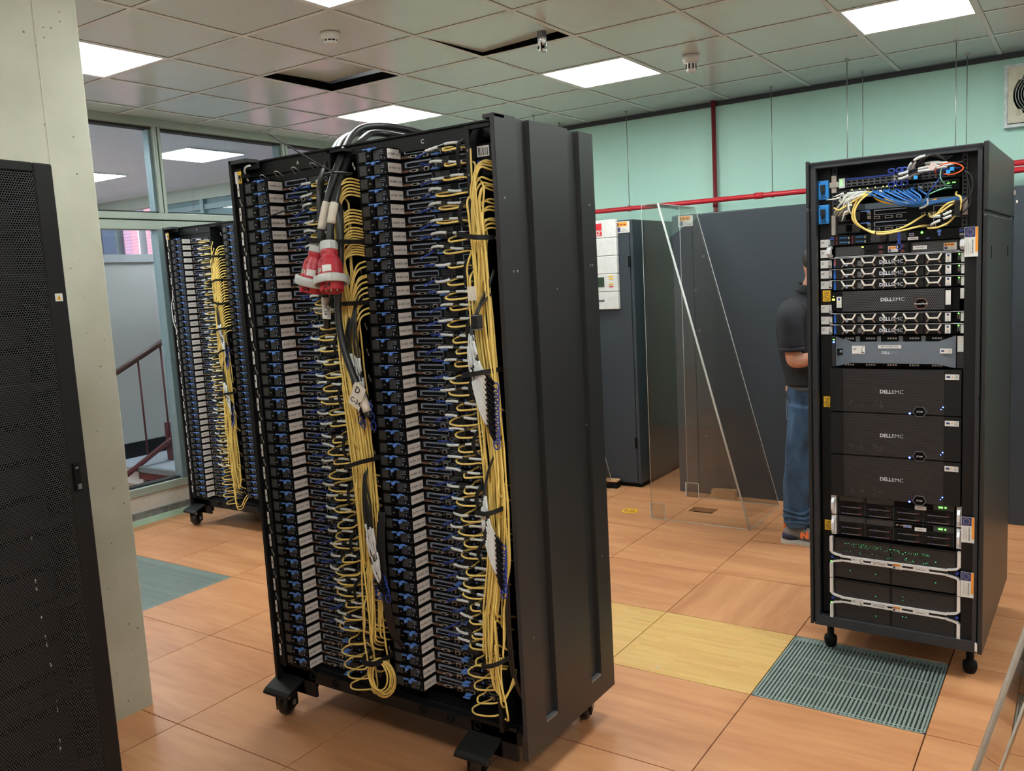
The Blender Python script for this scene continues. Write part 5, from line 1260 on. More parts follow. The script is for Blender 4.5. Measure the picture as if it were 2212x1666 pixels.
# two drive servers with silver handles
for i, z in enumerate((.593, .509)):
    t = rth('rack_server', z, 'black twelve-drive server with silver handles and green lamps, %s of the two' % ['upper', 'lower'][i], 'server', 'drive servers with silver handles')
    h = .080
    MB().box(.098, .528, .035, .6, .001, h-.001).build('case', BLACK2, t)
    b = MB(); b.box(.102, .524, .028, .035, h-.002, h); 
    for k in range(5): b.box(.1+k*.1045, .103+k*.1045, .022, .035, .002, h-.002)
    b.build('divider', RACKLIP, t)
    for xa, xb in ((.105, .203), (.2095, .3075), (.45, .518)): MB().quad([(xa, .027, .056), (xb, .027, .056), (xb, .027, .077), (xa, .027, .077)]).build('vent_panel', HEXG, t)
    dm = MB(); dm.box(0, .098, .027, .035, 0, .025, 0)
    for k in range(3): dm.box(.004, .072, .0262, .027, .009+k*.005, .011+k*.005, 1)
    dm.box(.078, .087, .024, .027, .003, .009, 2); dm.box(.012, .078, .0255, .027, .003, .006, 3); dm.box(.022, .027, .0245, .0255, .0035, .0075, 4)
    dmm = dm.mesh('drive', [BLACK, DARK, MAROON, GREYM, DBLUE])
    for k in range(4):
        for j in range(2): obj('drive', dmm, t, (.1045+k*.1045, 0, .002+j*.0265))
    if i == 1:
        b = MB(); b.box(.345, .375, .024, .028, .060, .070, 0); b.box(.349, .371, .0235, .024, .062, .068, 1); b.build('video_port', [PORTS, BLUE], t)
        b = MB(); b.box(.318, .328, .026, .028, .064, .068); b.box(.333, .343, .026, .028, .064, .068); b.build('usb_port', PORTS, t)
    name_strip(t, .386, .052, .040, .014, .023)
    b = MB(); b.box(.468, .474, .022, .025, .066, .071); b.box(.476, .482, .022, .025, .066, .071); b.box(.489, .494, .022, .025, .066, .071); b.build('status_led', GLED, t)
    for x0, x1 in ((.078, .097), (.529, .547)):
        b = MB(); b.box(x0, x1, .02, .035, .001, h-.001); yz = [(.02, .006), (.006, .012), (-.004, .026), (-.004, .054), (.006, .068), (.02, .074), (.02, .064), (.012, .060), (.005, .05), (.005, .030), (.012, .020), (.02, .016)]
        b.prism(yz, 0, x0+.004, x1-.004); bevel(b.build('ear_handle', SILVER, t), .0012)
# two storage shelves with curved silver trim
for i, (z, key) in enumerate(((.334, 'ST2'), (.162, 'ST1'))):
    t = rth('storage_shelf', z, 'black storage shelf with curved silver trim and white name strip, %s of the two' % ['upper', 'lower'][i], 'storage unit', 'storage shelves with curved silver trim')
    h = .170
    MB().box(.08, .54, .035, .6, .001, h-.001).build('case', BLACK2, t)
    b = MB()
    for z0, z1 in ((.004, .074), (.094, .160)):
        for x0, x1 in ((.096, .298), (.308, .526)): b.quad([(x0, .012, z0), (x1, .012, z0), (x1, .012, z1), (x0, .012, z1)], 0)
    b.box(.088, .534, .0135, .035, .002, .084, 1); b.box(.088, .534, .0135, .035, .086, h-.002, 1); b.box(.09, .53, .010, .03, h-.010, h-.002, 1); b.build('mesh_front', [HEXB, BLACK], t)
    def trim(sgn, zc_):
        top = [(.080, zc_+sgn*.078), (.080, zc_+sgn*.018), (.090, zc_+sgn*.010), (.118, zc_+sgn*.004), (.150, zc_+sgn*.0015), (.47, zc_+sgn*.0015), (.50, zc_+sgn*.004), (.53, zc_+sgn*.010), (.541, zc_+sgn*.018), (.541, zc_+sgn*.078)]
        b = MB()
        sm = [top[0]]+[(p.x, p.z) for p in spline([(x, 0, zz) for x, zz in top[1:-1]], 4)]+[top[-1]]
        for (xa, za), (xb, zb) in zip(sm, sm[1:]):
            d = Vector((xb-xa, 0, zb-za)); 
            if d.length < 1e-6: continue
            vert = abs(d.z) > abs(d.x)*1.5; wd = .0056 if vert else .0034; nn = Vector((-d.z, 0, d.x)).normalized()*wd
            A, C = Vector((xa, 0, za)), Vector((xb, 0, zb)); P = [A-nn, C-nn, C+nn, A+nn]
            b.add([(p.x, .002, p.z) for p in P]+[(p.x, .022, p.z) for p in P], [(0, 1, 2, 3), (7, 6, 5, 4), (0, 4, 5, 1), (1, 5, 6, 2), (2, 6, 7, 3), (3, 7, 4, 0)])
        b.build('silver_trim', SILVER, t)
    trim(1, .0905); trim(-1, .0775)
    MB().box(.12, .50, .004, .02, .0785, .0895).build('name_bar', BLACK, t)
    white_card(t, .157, .071, .046, .026, .0035); name_strip(t, .232, .0735, .060, .013, .0035, key); flag_sticker(t, .311, .0705, .034, .022, .0035); name_strip(t, .384, .0745, .056, .013, .0035)
    b = MB(); q = random.Random(60+i)
    if i == 0:
        for k in range(90):
            x = q.uniform(.13, .44); zz = .147-(x-.13)*.03+q.choice([0, 0, -.006, -.034])+q.uniform(-.004, .004); b.box(x, x+.0017, .0112, .0118, zz, zz+.0015)
    for k in range(7): x = q.choice([.15, .238, .246, .345, .357, .46]); zz = q.choice([.034, .05, .115, .13]); b.box(x, x+.003, .0108, .0118, zz, zz+.0028)
    l_ = b.build('drive_leds', emit_mat('shelf_led', (.05, .8, .25, 1), .6), t); l_['kind'] = 'stuff'
    b = MB(); b.box(.0775, .0835, .001, .004, .012, .064); b.build('ear_label', PLUGG, t); MB().box(.078, .083, .0002, .002, .066, .070).build('status_led', GLED, t)
    for x in (.079, .530): MB().box(x, x+.01, .006, .022, .079, .089).build('blue_latch', DBLUE, t)

# ------------------------------------------------------------------ cables of the tall rack
R4 = random.Random(77)
def rcable(pts, r, m, label, group=None, n_=6, nm='network_cable'):
    o = rput(MB().tube(spline(pts, n_), r, 7).build(nm, m)); tag(o, label, 'cable', group); return o
YG_ = 'yellow loop cables of the tall rack'
o = rcable([(.222, .035, 1.852), (.218, -.005, 1.846), (.196, -.03, 1.825), (.180, -.035, 1.788), (.178, -.035, 1.753), (.198, -.03, 1.726), (.235, -.03, 1.705), (.271, -.03, 1.697), (.318, -.028, 1.699), (.365, -.022, 1.715), (.400, -.002, 1.738), (.412, .04, 1.750)], .0036, YEL, 'outer yellow cable looping from the switch down to the upper older server', YG_)
o = rcable([(.236, .035, 1.852), (.230, -.008, 1.842), (.205, -.04, 1.816), (.188, -.046, 1.78), (.193, -.046, 1.741), (.224, -.042, 1.711), (.271, -.042, 1.690), (.342, -.036, 1.696), (.40, -.012, 1.708), (.425, .04, 1.711)], .0036, YEL, 'inner yellow cable looping from the switch down to the lower older server', YG_)
MB().tube([(.262+.004*math.cos(q), -.036+.016*math.sin(q), 1.697+.010*math.cos(q)) for q in [2*PI*k/14 for k in range(14)]], .002, 5, closed=True).build('tie', VELCRO, o)
rcable([(.425, .045, 1.711), (.43, .0, 1.70), (.467, -.03, 1.700), (.50, -.03, 1.714), (.522, -.02, 1.74)], .0034, YEL, 'yellow cable running right from the lower older server', None)
rcable([(.44, .045, 1.755), (.456, -.02, 1.740), (.478, -.034, 1.764), (.50, -.035, 1.781), (.528, -.03, 1.787), (.54, -.01, 1.79)], .0034, YEL, 'yellow cable rising right from the upper older server, upper of two', None)
rcable([(.425, .045, 1.755), (.442, -.02, 1.739), (.475, -.034, 1.752), (.505, -.035, 1.772), (.53, -.02, 1.785)], .0034, YEL, 'yellow cable rising right from the upper older server, lower of two', None)
rcable([(.516, .04, 1.822), (.521, -.01, 1.81), (.537, -.03, 1.80), (.541, -.034, 1.78), (.535, -.034, 1.752), (.524, -.02, 1.737)], .0034, YEL, 'yellow cable bent along the right mounting rail of the tall rack')
for i in range(2):
    pts = [(.42, .04, 1.748-.038*i), (.432, .0, 1.742-.036*i), (.455, -.03, 1.738-.022*i), (.485, -.036, 1.742-.014*i), (.515, -.034, 1.755-.016*i), (.532, -.01, 1.76-.016*i)]
    o = rcable(pts, .003, CABLEB, '%s white sleeved cable at the right of the older servers' % ['upper', 'lower'][i]); sm = spline(pts, 6)
    MB().tube(sm[9:17], .0046, 7).build('label_sleeve', SLEEVE, o); MB().tube(sm[18:24], .0046, 7).build('label_sleeve', SLEEVE, o)
o = rput(MB().box(.520, .538, -.042, -.03, 1.735, 1.79).build('velcro_strap', VELCRO)); bevel(o, .005); tag(o, 'black velcro strap at the right side of the older servers in the tall rack', 'strap')
for i in range(13):     # blue cables
    x0 = .225+i*.0137 if i < 12 else .40; j = R4.uniform(-.004, .004); f = i/12
    pts = [(x0, .036, 1.849-R4.choice([0, .010])), (x0-.002, .012, 1.846), (x0+.006, -.012-.01*(i % 3), 1.838+j), (x0+.035+.04*(1-f), -.030-.012*(i % 3), 1.812-.008*(1-f)+j), (.385+.03*f, -.03-.01*(i % 3), 1.790-.008*(1-f)+j), (.425, -.022, 1.781+.006*(i % 3)), (.47, -.012, 1.792+j), (.515, .0, 1.796+j), (.54, .03, 1.80)]
    o = rcable(pts, .0033, mat('blue_cable_%d' % i, S(36, 104, 178), .42) if i == 0 else bluem, '%s blue patch cable from the left in the network switch bunch' % ordinal(i+1), 'blue patch cables of the tall rack', 5)
    if i == 0: bluem = o.data.materials[0]; bluem.name = 'blue_cable'
    MB().box(x0-.005, x0+.005, .012, .040, pts[0][2]-.005, pts[0][2]+.004).build('connector', bluem if i % 3 else WHITE, o)
amber = mat('amber_cable', S(236, 176, 40), .42)
for i in range(3):
    x0 = (.243, .275, .33)[i]; pts = [(x0, .036, 1.838), (x0, .008, 1.834), (x0+.02, -.02, 1.816-.002*i), (x0+.06, -.032, 1.800), (.375+.01*i, -.03, 1.788+.006*i), (.42, -.018, 1.79), (.455, .01, 1.80)]
    rcable(pts, .0036, amber if i < 2 else ORANGE, '%s amber patch cable from the left under the blue bunch' % ordinal(i+1), 'amber patch cables of the tall rack')
wcab = mat('ivory_cable', S(196, 194, 186), .45)
for i in range(16):      # white and grey bunch at the left
    x0 = .152+(i % 8)*.0085; j = R4.uniform(-.006, .006); q = R4.uniform(0, 1); zz = 1.852-.013*(i // 8)
    pts = [(x0, .036, zz), (x0-.003, .010, zz-.003), (x0-.018+j, -.02-.006*(i % 3), zz-.014), (.140+.03*q, -.032-.004*(i % 4), 1.815+j), (.115+.05*q, -.03, 1.792+j-.01*q), (.104+.035*q, -.01, 1.776+j), (.096+.02*q, .04, 1.772)]
    o = rcable(pts, .0032, wcab if i % 3 else CABLEG, '%s ivory patch cable in the left bunch of the network switch' % ordinal(i+1), 'ivory patch cables of the tall rack', 5)
    MB().box(x0-.0048, x0+.0048, .012, .040, zz-.005, zz+.004).build('connector', WHITE, o)
for i, (x, z, dx, dz) in enumerate(((.135, 1.846, -.028, -.006), (.12, 1.832, -.036, -.001), (.165, 1.80, .01, -.03), (.152, 1.778, -.012, -.03), (.20, 1.835, -.02, -.01))):
    pts = [(x+.012, -.04, z+.004), (x, -.046, z), (x+dx*.6, -.044, z+dz*.7), (x+dx, -.040, z+dz)]
    sm = spline(pts, 4); o = rput(MB().tube(sm, [.0045-.0035*k/(len(sm)-1) for k in range(len(sm))], 6).build('tie_tail', WHITE)); tag(o, '%s white tie tail sticking out of the ivory cable bunch' % ordinal(i+1), 'cable tie', 'white tie tails in the ivory bunch')
rcable([(.108, -.02, 1.80), (.13, -.04, 1.79), (.16, -.04, 1.805), (.19, -.04, 1.822), (.215, -.02, 1.838), (.225, .03, 1.846)], .0034, YEL, 'short yellow cable behind the ivory bunch of the tall rack')
# twinax with blue tabs out of the fabric switch
for i in range(7):
    x0 = .322+(i % 4)*.022; z0 = 1.898 if i < 4 else 1.885; j = R4.uniform(-.006, .006)
    pts = [(x0, .035, z0), (x0+.004, -.01, z0+.002), (x0+.030, -.035, z0+.004+j), (x0+.075, -.05, z0+.012+j+.008*(i % 3)), (x0+.125, -.052, z0+.016+j+.006*(i % 3)), (x0+.16, -.035, z0+.02), (.53, .03, 1.91+.005*(i % 3))]
    o = rcable(pts, .0032, CABLEB, '%s black twinax cable with white sleeves from the left on the fabric switch' % ordinal(i+1), 'twinax cables of the fabric switch'); sm = spline(pts, 6)
    MB().tube(sm[9:16], .0048, 7).build('label_sleeve', SLEEVE, o); MB().tube(sm[19:26], .0048, 7).build('label_sleeve', SLEEVE, o)
    MB().box(x0-.008, x0+.008, -.004, .036, z0-.005, z0+.005).build('connector', PORTS, o)
    cx, cz = x0-.012+.006*(i % 2), z0+(.017 if i < 4 else -.018); b = MB(); b.tube([(cx+.0115*math.cos(q), -.018, cz+.0075*math.sin(q)) for q in [2*PI*k/14 for k in range(14)]], .0026, 5, closed=True); b.tube([(x0-.002, .0, z0), (cx+.008, -.016, cz)], .003, 4); b.build('pull_ring', DBLUE, o)
for i in range(4):
    dx = .012*i; pts = [(.365+dx*.7, .0, 1.903), (.375+dx, -.05, 1.918), (.395+dx, -.07, 1.938+.004*(i % 2)), (.425+dx, -.07, 1.950), (.455+dx, -.05, 1.950-.006*i), (.47+dx, .0, 1.945), (.45+dx, .10, 1.93)]
    o = rcable(pts, .0032, CABLEB, '%s black cable from the left arching above the fabric switch' % ordinal(i+1), 'black cables arching over the fabric switch')
    if i < 2: sm = spline(pts, 6); MB().tube(sm[4:11], .0048, 7).build('label_sleeve', SLEEVE, o); MB().tube(sm[12:18], .0048, 7).build('label_sleeve', SLEEVE, o)
rcable([(.452, .03, 1.890), (.458, -.045, 1.893), (.470, -.055, 1.908), (.498, -.056, 1.918), (.524, -.055, 1.914), (.545, -.05, 1.902), (.545, -.05, 1.890), (.525, -.05, 1.880), (.502, -.048, 1.879), (.483, -.03, 1.886), (.476, .03, 1.89)], .0024, mat('orange_fibre', S(236, 96, 44), .4), 'orange fibre cable looped at the top right of the tall rack')
aq = mat('aqua_fibre', S(130, 205, 180), .4)
rcable([(.499, .035, 1.846), (.490, -.01, 1.845), (.480, -.045, 1.862), (.476, -.05, 1.885), (.484, -.05, 1.907), (.505, -.05, 1.918), (.52, -.04, 1.915)], .002, aq, 'aqua fibre cable curving up from the lit switch ports')
rcable([(.500, .035, 1.838), (.490, -.02, 1.836), (.46, -.04, 1.826), (.432, -.035, 1.814), (.42, .0, 1.806)], .002, aq, 'straight aqua fibre cable running down left from the lit switch ports')
rcable([(.478, .03, 1.886), (.472, -.035, 1.87), (.452, -.045, 1.84), (.434, -.04, 1.818), (.425, -.01, 1.80)], .0028, mat('navy_cable', S(28, 62, 140), .42), 'navy cable falling from the fabric switch to the blue bunch')
for i in range(3):
    x, z = (.392, .496, .508)[i], (1.880, 1.888, 1.896)[i]; o = rput(MB().box(x, x+.013, -.062, -.058, z-.006, z+.006).build('blue_clip', mat('cyan_clip', S(40, 150, 230), .4) if i == 0 else clipm)); clipm = o.data.materials[0]
    tag(o, '%s bright blue clip from the left on cables atop the tall rack' % ordinal(i+1), 'clip', 'bright blue cable clips')
rcable([(.548, .04, 1.895), (.552, -.03, 1.889), (.572, -.045, 1.865), (.577, -.045, 1.828), (.566, -.045, 1.798), (.535, -.03, 1.766), (.52, .0, 1.75)], .0026, CABLEB, 'outer thin black cable bowing past the right mounting rail of the tall rack')
rcable([(.545, .04, 1.90), (.550, -.03, 1.892), (.562, -.04, 1.853), (.570, -.04, 1.785), (.556, -.04, 1.752), (.528, -.02, 1.737)], .0026, CABLEB, 'inner thin black cable bowing past the right mounting rail of the tall rack')
o = rput(MB().box(-.010, .010, -.002, .0, -.012, .012).build('paper_tag', mat('pinkish_tag', S(200, 180, 176), .6))); o.location = (RX+.452, RY-.075, 1.912); o.rotation_euler = (0, .5, RYAW); tag(o, 'pale pink paper tag on the cables at the top of the tall rack', 'tag')
pts = [(.435, -.05, 1.802), (.438, -.055, 1.785), (.428, -.055, 1.775), (.41, -.05, 1.770)]
o = rput(MB().tube(spline(pts, 5), .0035, 6).build('tie_tail', CABLEG)); tag(o, 'grey tie tail round the blue cable bunch', 'cable tie')

# ------------------------------------------------------------------ cabinets along the green wall
t = empty('cooling_unit', (1.885, 2.10, 0)); tag(t, 'dark floor-standing cooling unit with white control column by the green wall', 'cooling unit')
b = MB(); b.box(-.62, -.03, .004, .85, .03, 1.975); b.box(-.026, 0, 0, .85, .03, 1.975); bevel(b.build('cabinet_body', CAB, t), .006)
MB().box(-.61, -.005, .02, .84, 0, .03).build('plinth', BLACK2, t)
for z in (1.635, .30): MB().box(-.040, -.022, -.008, .006, z, z+.08).build('hinge', BLACK2, t)
flag_sticker(t, -.127, 1.883, .104, .081, .0)
cp = MB()
for k in range(5): cp.cbox(-.42, -.118, -.03, .003, 1.336+k*.13, 1.464+k*.13, .004)
cpo = cp.build('control_column', mat('control_white', S(212, 214, 213), .4), t)
MB().box(-.412, -.232, -.0312, -.03, 1.912, 1.962).build('logo_square', REDP, cpo)
lg = MB().box(-.412, -.232, -.0312, -.03, 1.872, 1.905).build('logo_band', REDP, cpo); obj('lettering', tinted('ULZ', WHITE), cpo, (-.288, -.0318, 1.888), FRONT)
MB().box(-.36, -.228, -.0315, -.03, 1.50, 1.572).build('display', mat('lcd_green', S(48, 66, 50), .25), cpo)
for z, m in ((1.572, YSTICK), (1.554, YSTICK), (1.516, YSTICK), (1.498, REDP)): MB().box(-.190, -.155, -.0325, -.03, z, z+.008).build('button', m, cpo)
b = MB().box(-.36, -.232, -.031, -.03, 1.392, 1.408); b.build('badge', GREYM, cpo); MB().box(-.36, -.29, -.0315, -.031, 1.394, 1.406).build('badge_stripe', REDP, cpo)
t = empty('wall_cabinet', (2.18, 2.12, 0)); tag(t, 'large dark panelled cabinet with an orange sticker behind the clear acrylic hood', 'cabinet')
b = MB(); b.box(0, .148, 0, .85, .0, 1.97); b.box(.152, 1.10, .0, .85, .0, 1.97); bevel(b.build('cabinet_body', CAB, t), .003)
MB().box(.01, 1.09, .02, .84, 1.97, 1.974).build('top', CABD, t)
for x, z in ((.225, 1.68), (.185, 1.17), (.21, .42), (.16, 1.45)): MB().lathe([(.010, 0), (.010, .003), (.005, .004), (.005, .001), (0, .001)], 14, Matrix.Translation((x, 0, z)) @ Matrix.Rotation(PI/2, 4, 'X')).build('screw', GREYM, t)
flag_sticker(t, .048, 1.893, .107, .073, 0)
t = empty('wall_cabinet', (3.30, 2.10, 0)); tag(t, 'large dark cabinet partly hidden behind the tall mixed rack, at right edge', 'cabinet')
b = MB(); b.box(0, .95, 0, .85, 0, 1.965); b.box(.955, 1.95, 0, .85, 0, 1.965); bevel(b.build('cabinet_body', CAB, t), .003); MB().box(.966, .975, -.006, 0, 1.87, 1.885).build('latch', WHITE, t)

# ------------------------------------------------------------------ clear acrylic hoods
def hood(loc, rz, label):
    t = empty('acrylic_hood', loc, rz); tag(t, label, 'acrylic hood', 'clear acrylic hoods')
    W, D, HT, TX0, TX1 = .656, .605, 2.008, .008, .120; th = .005
    for y in (0, D-th):
        poly = [(0, 0), (W, 0), (TX1, HT), (TX0, HT)]
        MB().prism(poly, 1, y, y+th).build('side_sheet', ACRYL, t)
    b = MB(); n_ = Vector((HT, 0, W-TX1)).normalized()*th; A, C = Vector((W, 0, 0)), Vector((TX1, 0, HT))
    P = [A, C, C-n_, A-n_]; b.add([(p.x, th, p.z) for p in P]+[(p.x, D-th, p.z) for p in P], [(0, 1, 2, 3), (7, 6, 5, 4), (0, 4, 5, 1), (1, 5, 6, 2), (2, 6, 7, 3), (3, 7, 4, 0)]); b.build('sloping_sheet', ACRYL, t)
    MB().box(TX0, TX1, th, D-th, HT-th, HT).build('top_sheet', ACRYL, t)
    for y in (.006, D-.011):
        MB().box(0, .092, y, y+.005, 0, .102).build('foot_tab', ACRYL, t)
        b = MB(); b.box(-.003, .003, y-.003, y+.008, 0, .104); b.box(.091, .094, y, y+.005, 0, .102); b.box(0, .092, y, y+.005, .101, .103); b.build('tab_edge', ACRE, t)
    b = MB()
    b.tube([(W, .002, .0), (TX1, .002, HT)], .0072, 6); b.build('bright_edge', ACRE, t)
    b = MB(); b.tube([(W, D-.002, .0), (TX1, D-.002, HT)], .0022, 4); b.tube([(TX0, .002, 0), (TX0, .002, HT)], .0016, 4); b.tube([(TX0, D-.002, 0), (TX0, D-.002, HT)], .0018, 4)
    b.tube([(TX0, .002, HT), (TX1, .002, HT), (TX1, D-.002, HT), (TX0, D-.002, HT)], .0022, 4, closed=True); b.tube([(0, .002, .002), (W, .002, .002), (W, D-.002, .002), (.1, D-.002, .002)], .0024, 4); b.build('sheet_edge', ACRE, t)
    return t
hood((2.280, 1.398, 0), 0, 'tall clear acrylic hood with sloping face standing on the floor before the dark cabinets')
hood((1.035, 1.42, 0), 0, 'clear acrylic hood mostly hidden behind the central rack, only its foot showing')
hood((4.983, -1.395, 0), PI, 'clear acrylic hood at the bottom right corner, nearest the camera')

# small things on the floor
bw = mat('pale_wood', S(196, 152, 112), .6, 0, .12, 20, stretch=(4, 30, 30))
t = empty('wood_block', (2.462, 2.00, 0), .15); tag(t, 'pale wooden block on the floor against the dark cabinet, inside the acrylic hood', 'block')
bevel(MB().box(0, .165, 0, .07, 0, .062).build('block', bw, t), .003)
t = empty('plinth_block', (1.50, 2.0, 0), .05); tag(t, 'dark block with orange-brown top at the foot of the cooling unit', 'block')
MB().box(0, .225, 0, .07, 0, .05).build('base', BLACK2, t); MB().box(0, .225, 0, .07, .05, .062).build('cap', bw, t)
t = empty('floor_ring', (2.083, 1.496, 0)); tag(t, 'flat yellow three-spoked ring lying on the wooden floor', 'ring')
MB().lathe([(.042, .001), (.042, .006), (.054, .006), (.054, .001)], 28).build('rim', YSTICK, t)
sp2 = MB().box(0, .045, -.005, .005, .001, .006).mesh('spoke', YSTICK)
for k in range(3): obj('spoke', sp2, t, rot=(0, 0, .35+k*2*PI/3))
for i, (x, y) in enumerate(((2.05, .60), (2.65, .75), (3.2, -.55), (3.0, -.75), (.7, .25), (.45, -.1))):
    o = MB().lathe([(.006, 0), (.005, .002), (0, .003)], 7).build('paper_scrap', WHITE, None, (x, y, .0002)); tag(o, 'tiny white scrap on the wooden floor, '+['left of the yellow beech tiles, far side', 'near the acrylic hood', 'by the steel grate', 'on the beech tile', 'behind the central rack at left', 'near the far left rack'][i], 'scrap', 'white scraps on the floor')

# ------------------------------------------------------------------ dark rack with perforated door, left foreground
DOORP = perf_mat('door_perforation', S(40, 41, 43), S(0, 0, 0), 0, 2, .0068, .36, .5, alpha=True)
t = empty('perforated_rack', (2.377, -2.352, 0), math.radians(-83.75)); tag(t, 'black rack with perforated door in the left foreground, before the concrete pillar', 'server rack')
b = MB(); b.box(0, .6, -.72, -.05, 1.93, 1.955); b.box(0, .012, -.72, -.05, .03, 1.93); b.box(.588, .6, -.72, -.05, .03, 1.93); b.box(.012, .588, -.72, -.71, .03, 1.93); b.box(0, .6, -.72, -.05, 0, .03); b.build('carcass', BLACK, t)
b = MB(); b.cbox(0, .054, -.045, 0, 0.02, 1.96, .004); b.cbox(.546, .6, -.045, 0, .02, 1.96, .004); b.cbox(.054, .546, -.045, 0, 1.935, 1.96, .003); b.cbox(.054, .546, -.045, 0, .02, .10, .003); b.build('door_frame', BLACK, t)
MB().quad([(.054, -.004, .10), (.546, -.004, .10), (.546, -.004, 1.935), (.054, -.004, 1.935)]).build('door_mesh', DOORP, t)
for z in (1.66, 1.38, 1.02, .80, .56, .34): MB().box(.054, .546, -.026, -.010, z, z+.022).build('door_brace', BLACK2, t)
h_ = MB().box(.028, .046, -.002, .007, 1.10, 1.175); ho = h_.build('door_handle', BLACK2, t); MB().box(.033, .041, .007, .009, 1.16, 1.165).build('handle_mark', GREYM, ho); MB().box(.030, .040, .007, .010, 1.104, 1.118).build('lock', GREYM, ho)
ws = MB().box(.015, .036, .0, .001, 1.606, 1.626).build('warning_sticker', WHITE, t); MB().prism([(.0195, 1.609), (.0325, 1.609), (.026, 1.622)], 1, .001, .0016).build('triangle', YSTICK, ws); obj('lettering', TX['excl'], ws, (.026, .0018, 1.6138), (PI/2, 0, PI)).scale = (.7, .7, .7)
dvm = MB().box(.07, .53, -.66, -.09, 0, .078).mesh('inner_unit', BLACK2)
for k in range(18): obj('inner_unit', dvm, t, (0, 0, .12+k*.098))
lm = MB().box(.118, .121, -.0898, -.0885, 0, .012).mesh('inner_label', WHITE)
for z in (.98, .86, .84, .78, .76, .70, .68, .62, .52, .49, .40, .38, .31, .29): obj('inner_label', lm, t, (.008*math.sin(z*9), 0, z))

# ------------------------------------------------------------------ person behind the tall rack
def loft(mb, rings, n=20):
    # rings: (x, y, z, rx, ry) stacked ellipses, closed at both ends
    vs = []; N = len(rings)
    for x, y, z, rx, ry in rings:
        for k in range(n): vs.append((x+rx*math.cos(2*PI*k/n), y+ry*math.sin(2*PI*k/n), z))
    fs = [tuple(range(n))[::-1], tuple((N-1)*n+k for k in range(n))]
    for i in range(N-1):
        for k in range(n): fs.append((i*n+k, i*n+(k+1) % n, (i+1)*n+(k+1) % n, (i+1)*n+k))
    mb.add(vs, fs, 0, True)
def limb(mb, pts, n=14):
    sm = spline([p[:3] for p in pts], 5); rs = []
    for i in range(len(pts)-1):
        for k in range(5): rs.append(pts[i][3]+(pts[i+1][3]-pts[i][3])*k/5)
    rs.append(pts[-1][3]); mb.tube(sm, rs, n)
clouds = bpy.data.textures.new('cloth_folds', 'CLOUDS'); clouds.noise_scale = .11; clouds.noise_depth = 2
def fused(mb, name, m, parent, vox=.012, fold=0.0):
    o = mb.build(name, m, parent)
    r = o.modifiers.new('fuse', 'REMESH'); r.mode = 'VOXEL'; r.voxel_size = vox; r.use_smooth_shade = True
    q = o.modifiers.new('smooth', 'SMOOTH'); q.iterations = 6; q.factor = .5
    if fold:
        d = o.modifiers.new('folds', 'DISPLACE'); d.texture = clouds; d.strength = fold; d.mid_level = .5
    return o
SKIN = mat('skin', S(196, 138, 112), .5, 0, .05, 12); POLO = mat('navy_polo', S(27, 29, 37), .8, 0, .12, 30, .1); DENIM = mat('blue_denim', S(50, 76, 104), .85, 0, .55, 16, .35, stretch=(1, 1, .35)); HAIR = mat('dark_hair', S(40, 32, 28), .6); SHOE = mat('shoe_grey_suede', S(112, 112, 114), .8); SHOEN = mat('shoe_navy', S(36, 46, 70), .7); SHOEO = mat('shoe_orange', S(232, 112, 52), .6); SOLE = mat('shoe_sole', S(186, 184, 176), .6)
PX, PY = 3.265, 1.375
pt = empty('person', (PX, PY, 0)); tag(pt, 'person in navy polo shirt, blue jeans and grey-orange sneakers, behind the tall rack', 'person')
mb = MB()
loft(mb, [(.036, 0, .80, .06, .09), (.034, 0, .95, .06, .09), (.0, 0, 1.2, .08, .12), (.008, 0, 1.33, .07, .14), (.03, 0, 1.40, .05, .07)])
limb(mb, [(.025, 0, 1.36, .055), (.05, 0, 1.45, .050), (.085, 0, 1.51, .056)])
loft(mb, [(.10, 0, 1.475, .035, .03), (.11, 0, 1.50, .070, .058), (.112, 0, 1.54, .088, .068), (.108, 0, 1.59, .095, .075), (.098, 0, 1.64, .082, .066), (.092, 0, 1.675, .045, .035)])
for s_ in (-1, 1):
    limb(mb, [(.005, s_*.15, 1.345, .055), (.0, s_*.20, 1.28, .050), (.008, s_*.215, 1.18, .043), (.012, s_*.215, 1.085, .041), (.035, s_*.212, 1.065, .040), (.11, s_*.19, 1.08, .037), (.22, s_*.15, 1.11, .027), (.25, s_*.14, 1.115, .026), (.31, s_*.13, 1.12, .032)])
    limb(mb, [(.034, s_*.07, .82, .055), (.014, s_*.09, .6, .055), (-.008, s_*.10, .40, .045), (-.014, s_*.104, .28, .045), (-.01, s_*.10, .07, .036)])
body = fused(mb, 'body', SKIN, pt, .011)
def finger(pts, r): 
    sm = spline(pts, 4); return sm, [r*(1-.35*i/(len(sm)-1)) for i in range(len(sm))]
for s in (-1, 1):
    for k in range(4):
        b = MB(); y = s*.13+(k-1.5)*.017; L = (.055, .065, .07, .058)[k]; b.tube(*(lambda a: (a[0], a[1]))(finger([(.30, y, 1.122), (.335, y, 1.118), (.335+L*.6, y, 1.10), (.335+L*.8, y, 1.075)], .0085)), n=8); b.build('finger', SKIN, pt)
    b = MB(); b.tube(*finger([(.275, s*.13-s*.028, 1.12), (.30, s*.13-s*.05, 1.115), (.335, s*.13-s*.055, 1.10)], .0095), n=8); b.build('thumb', SKIN, pt)
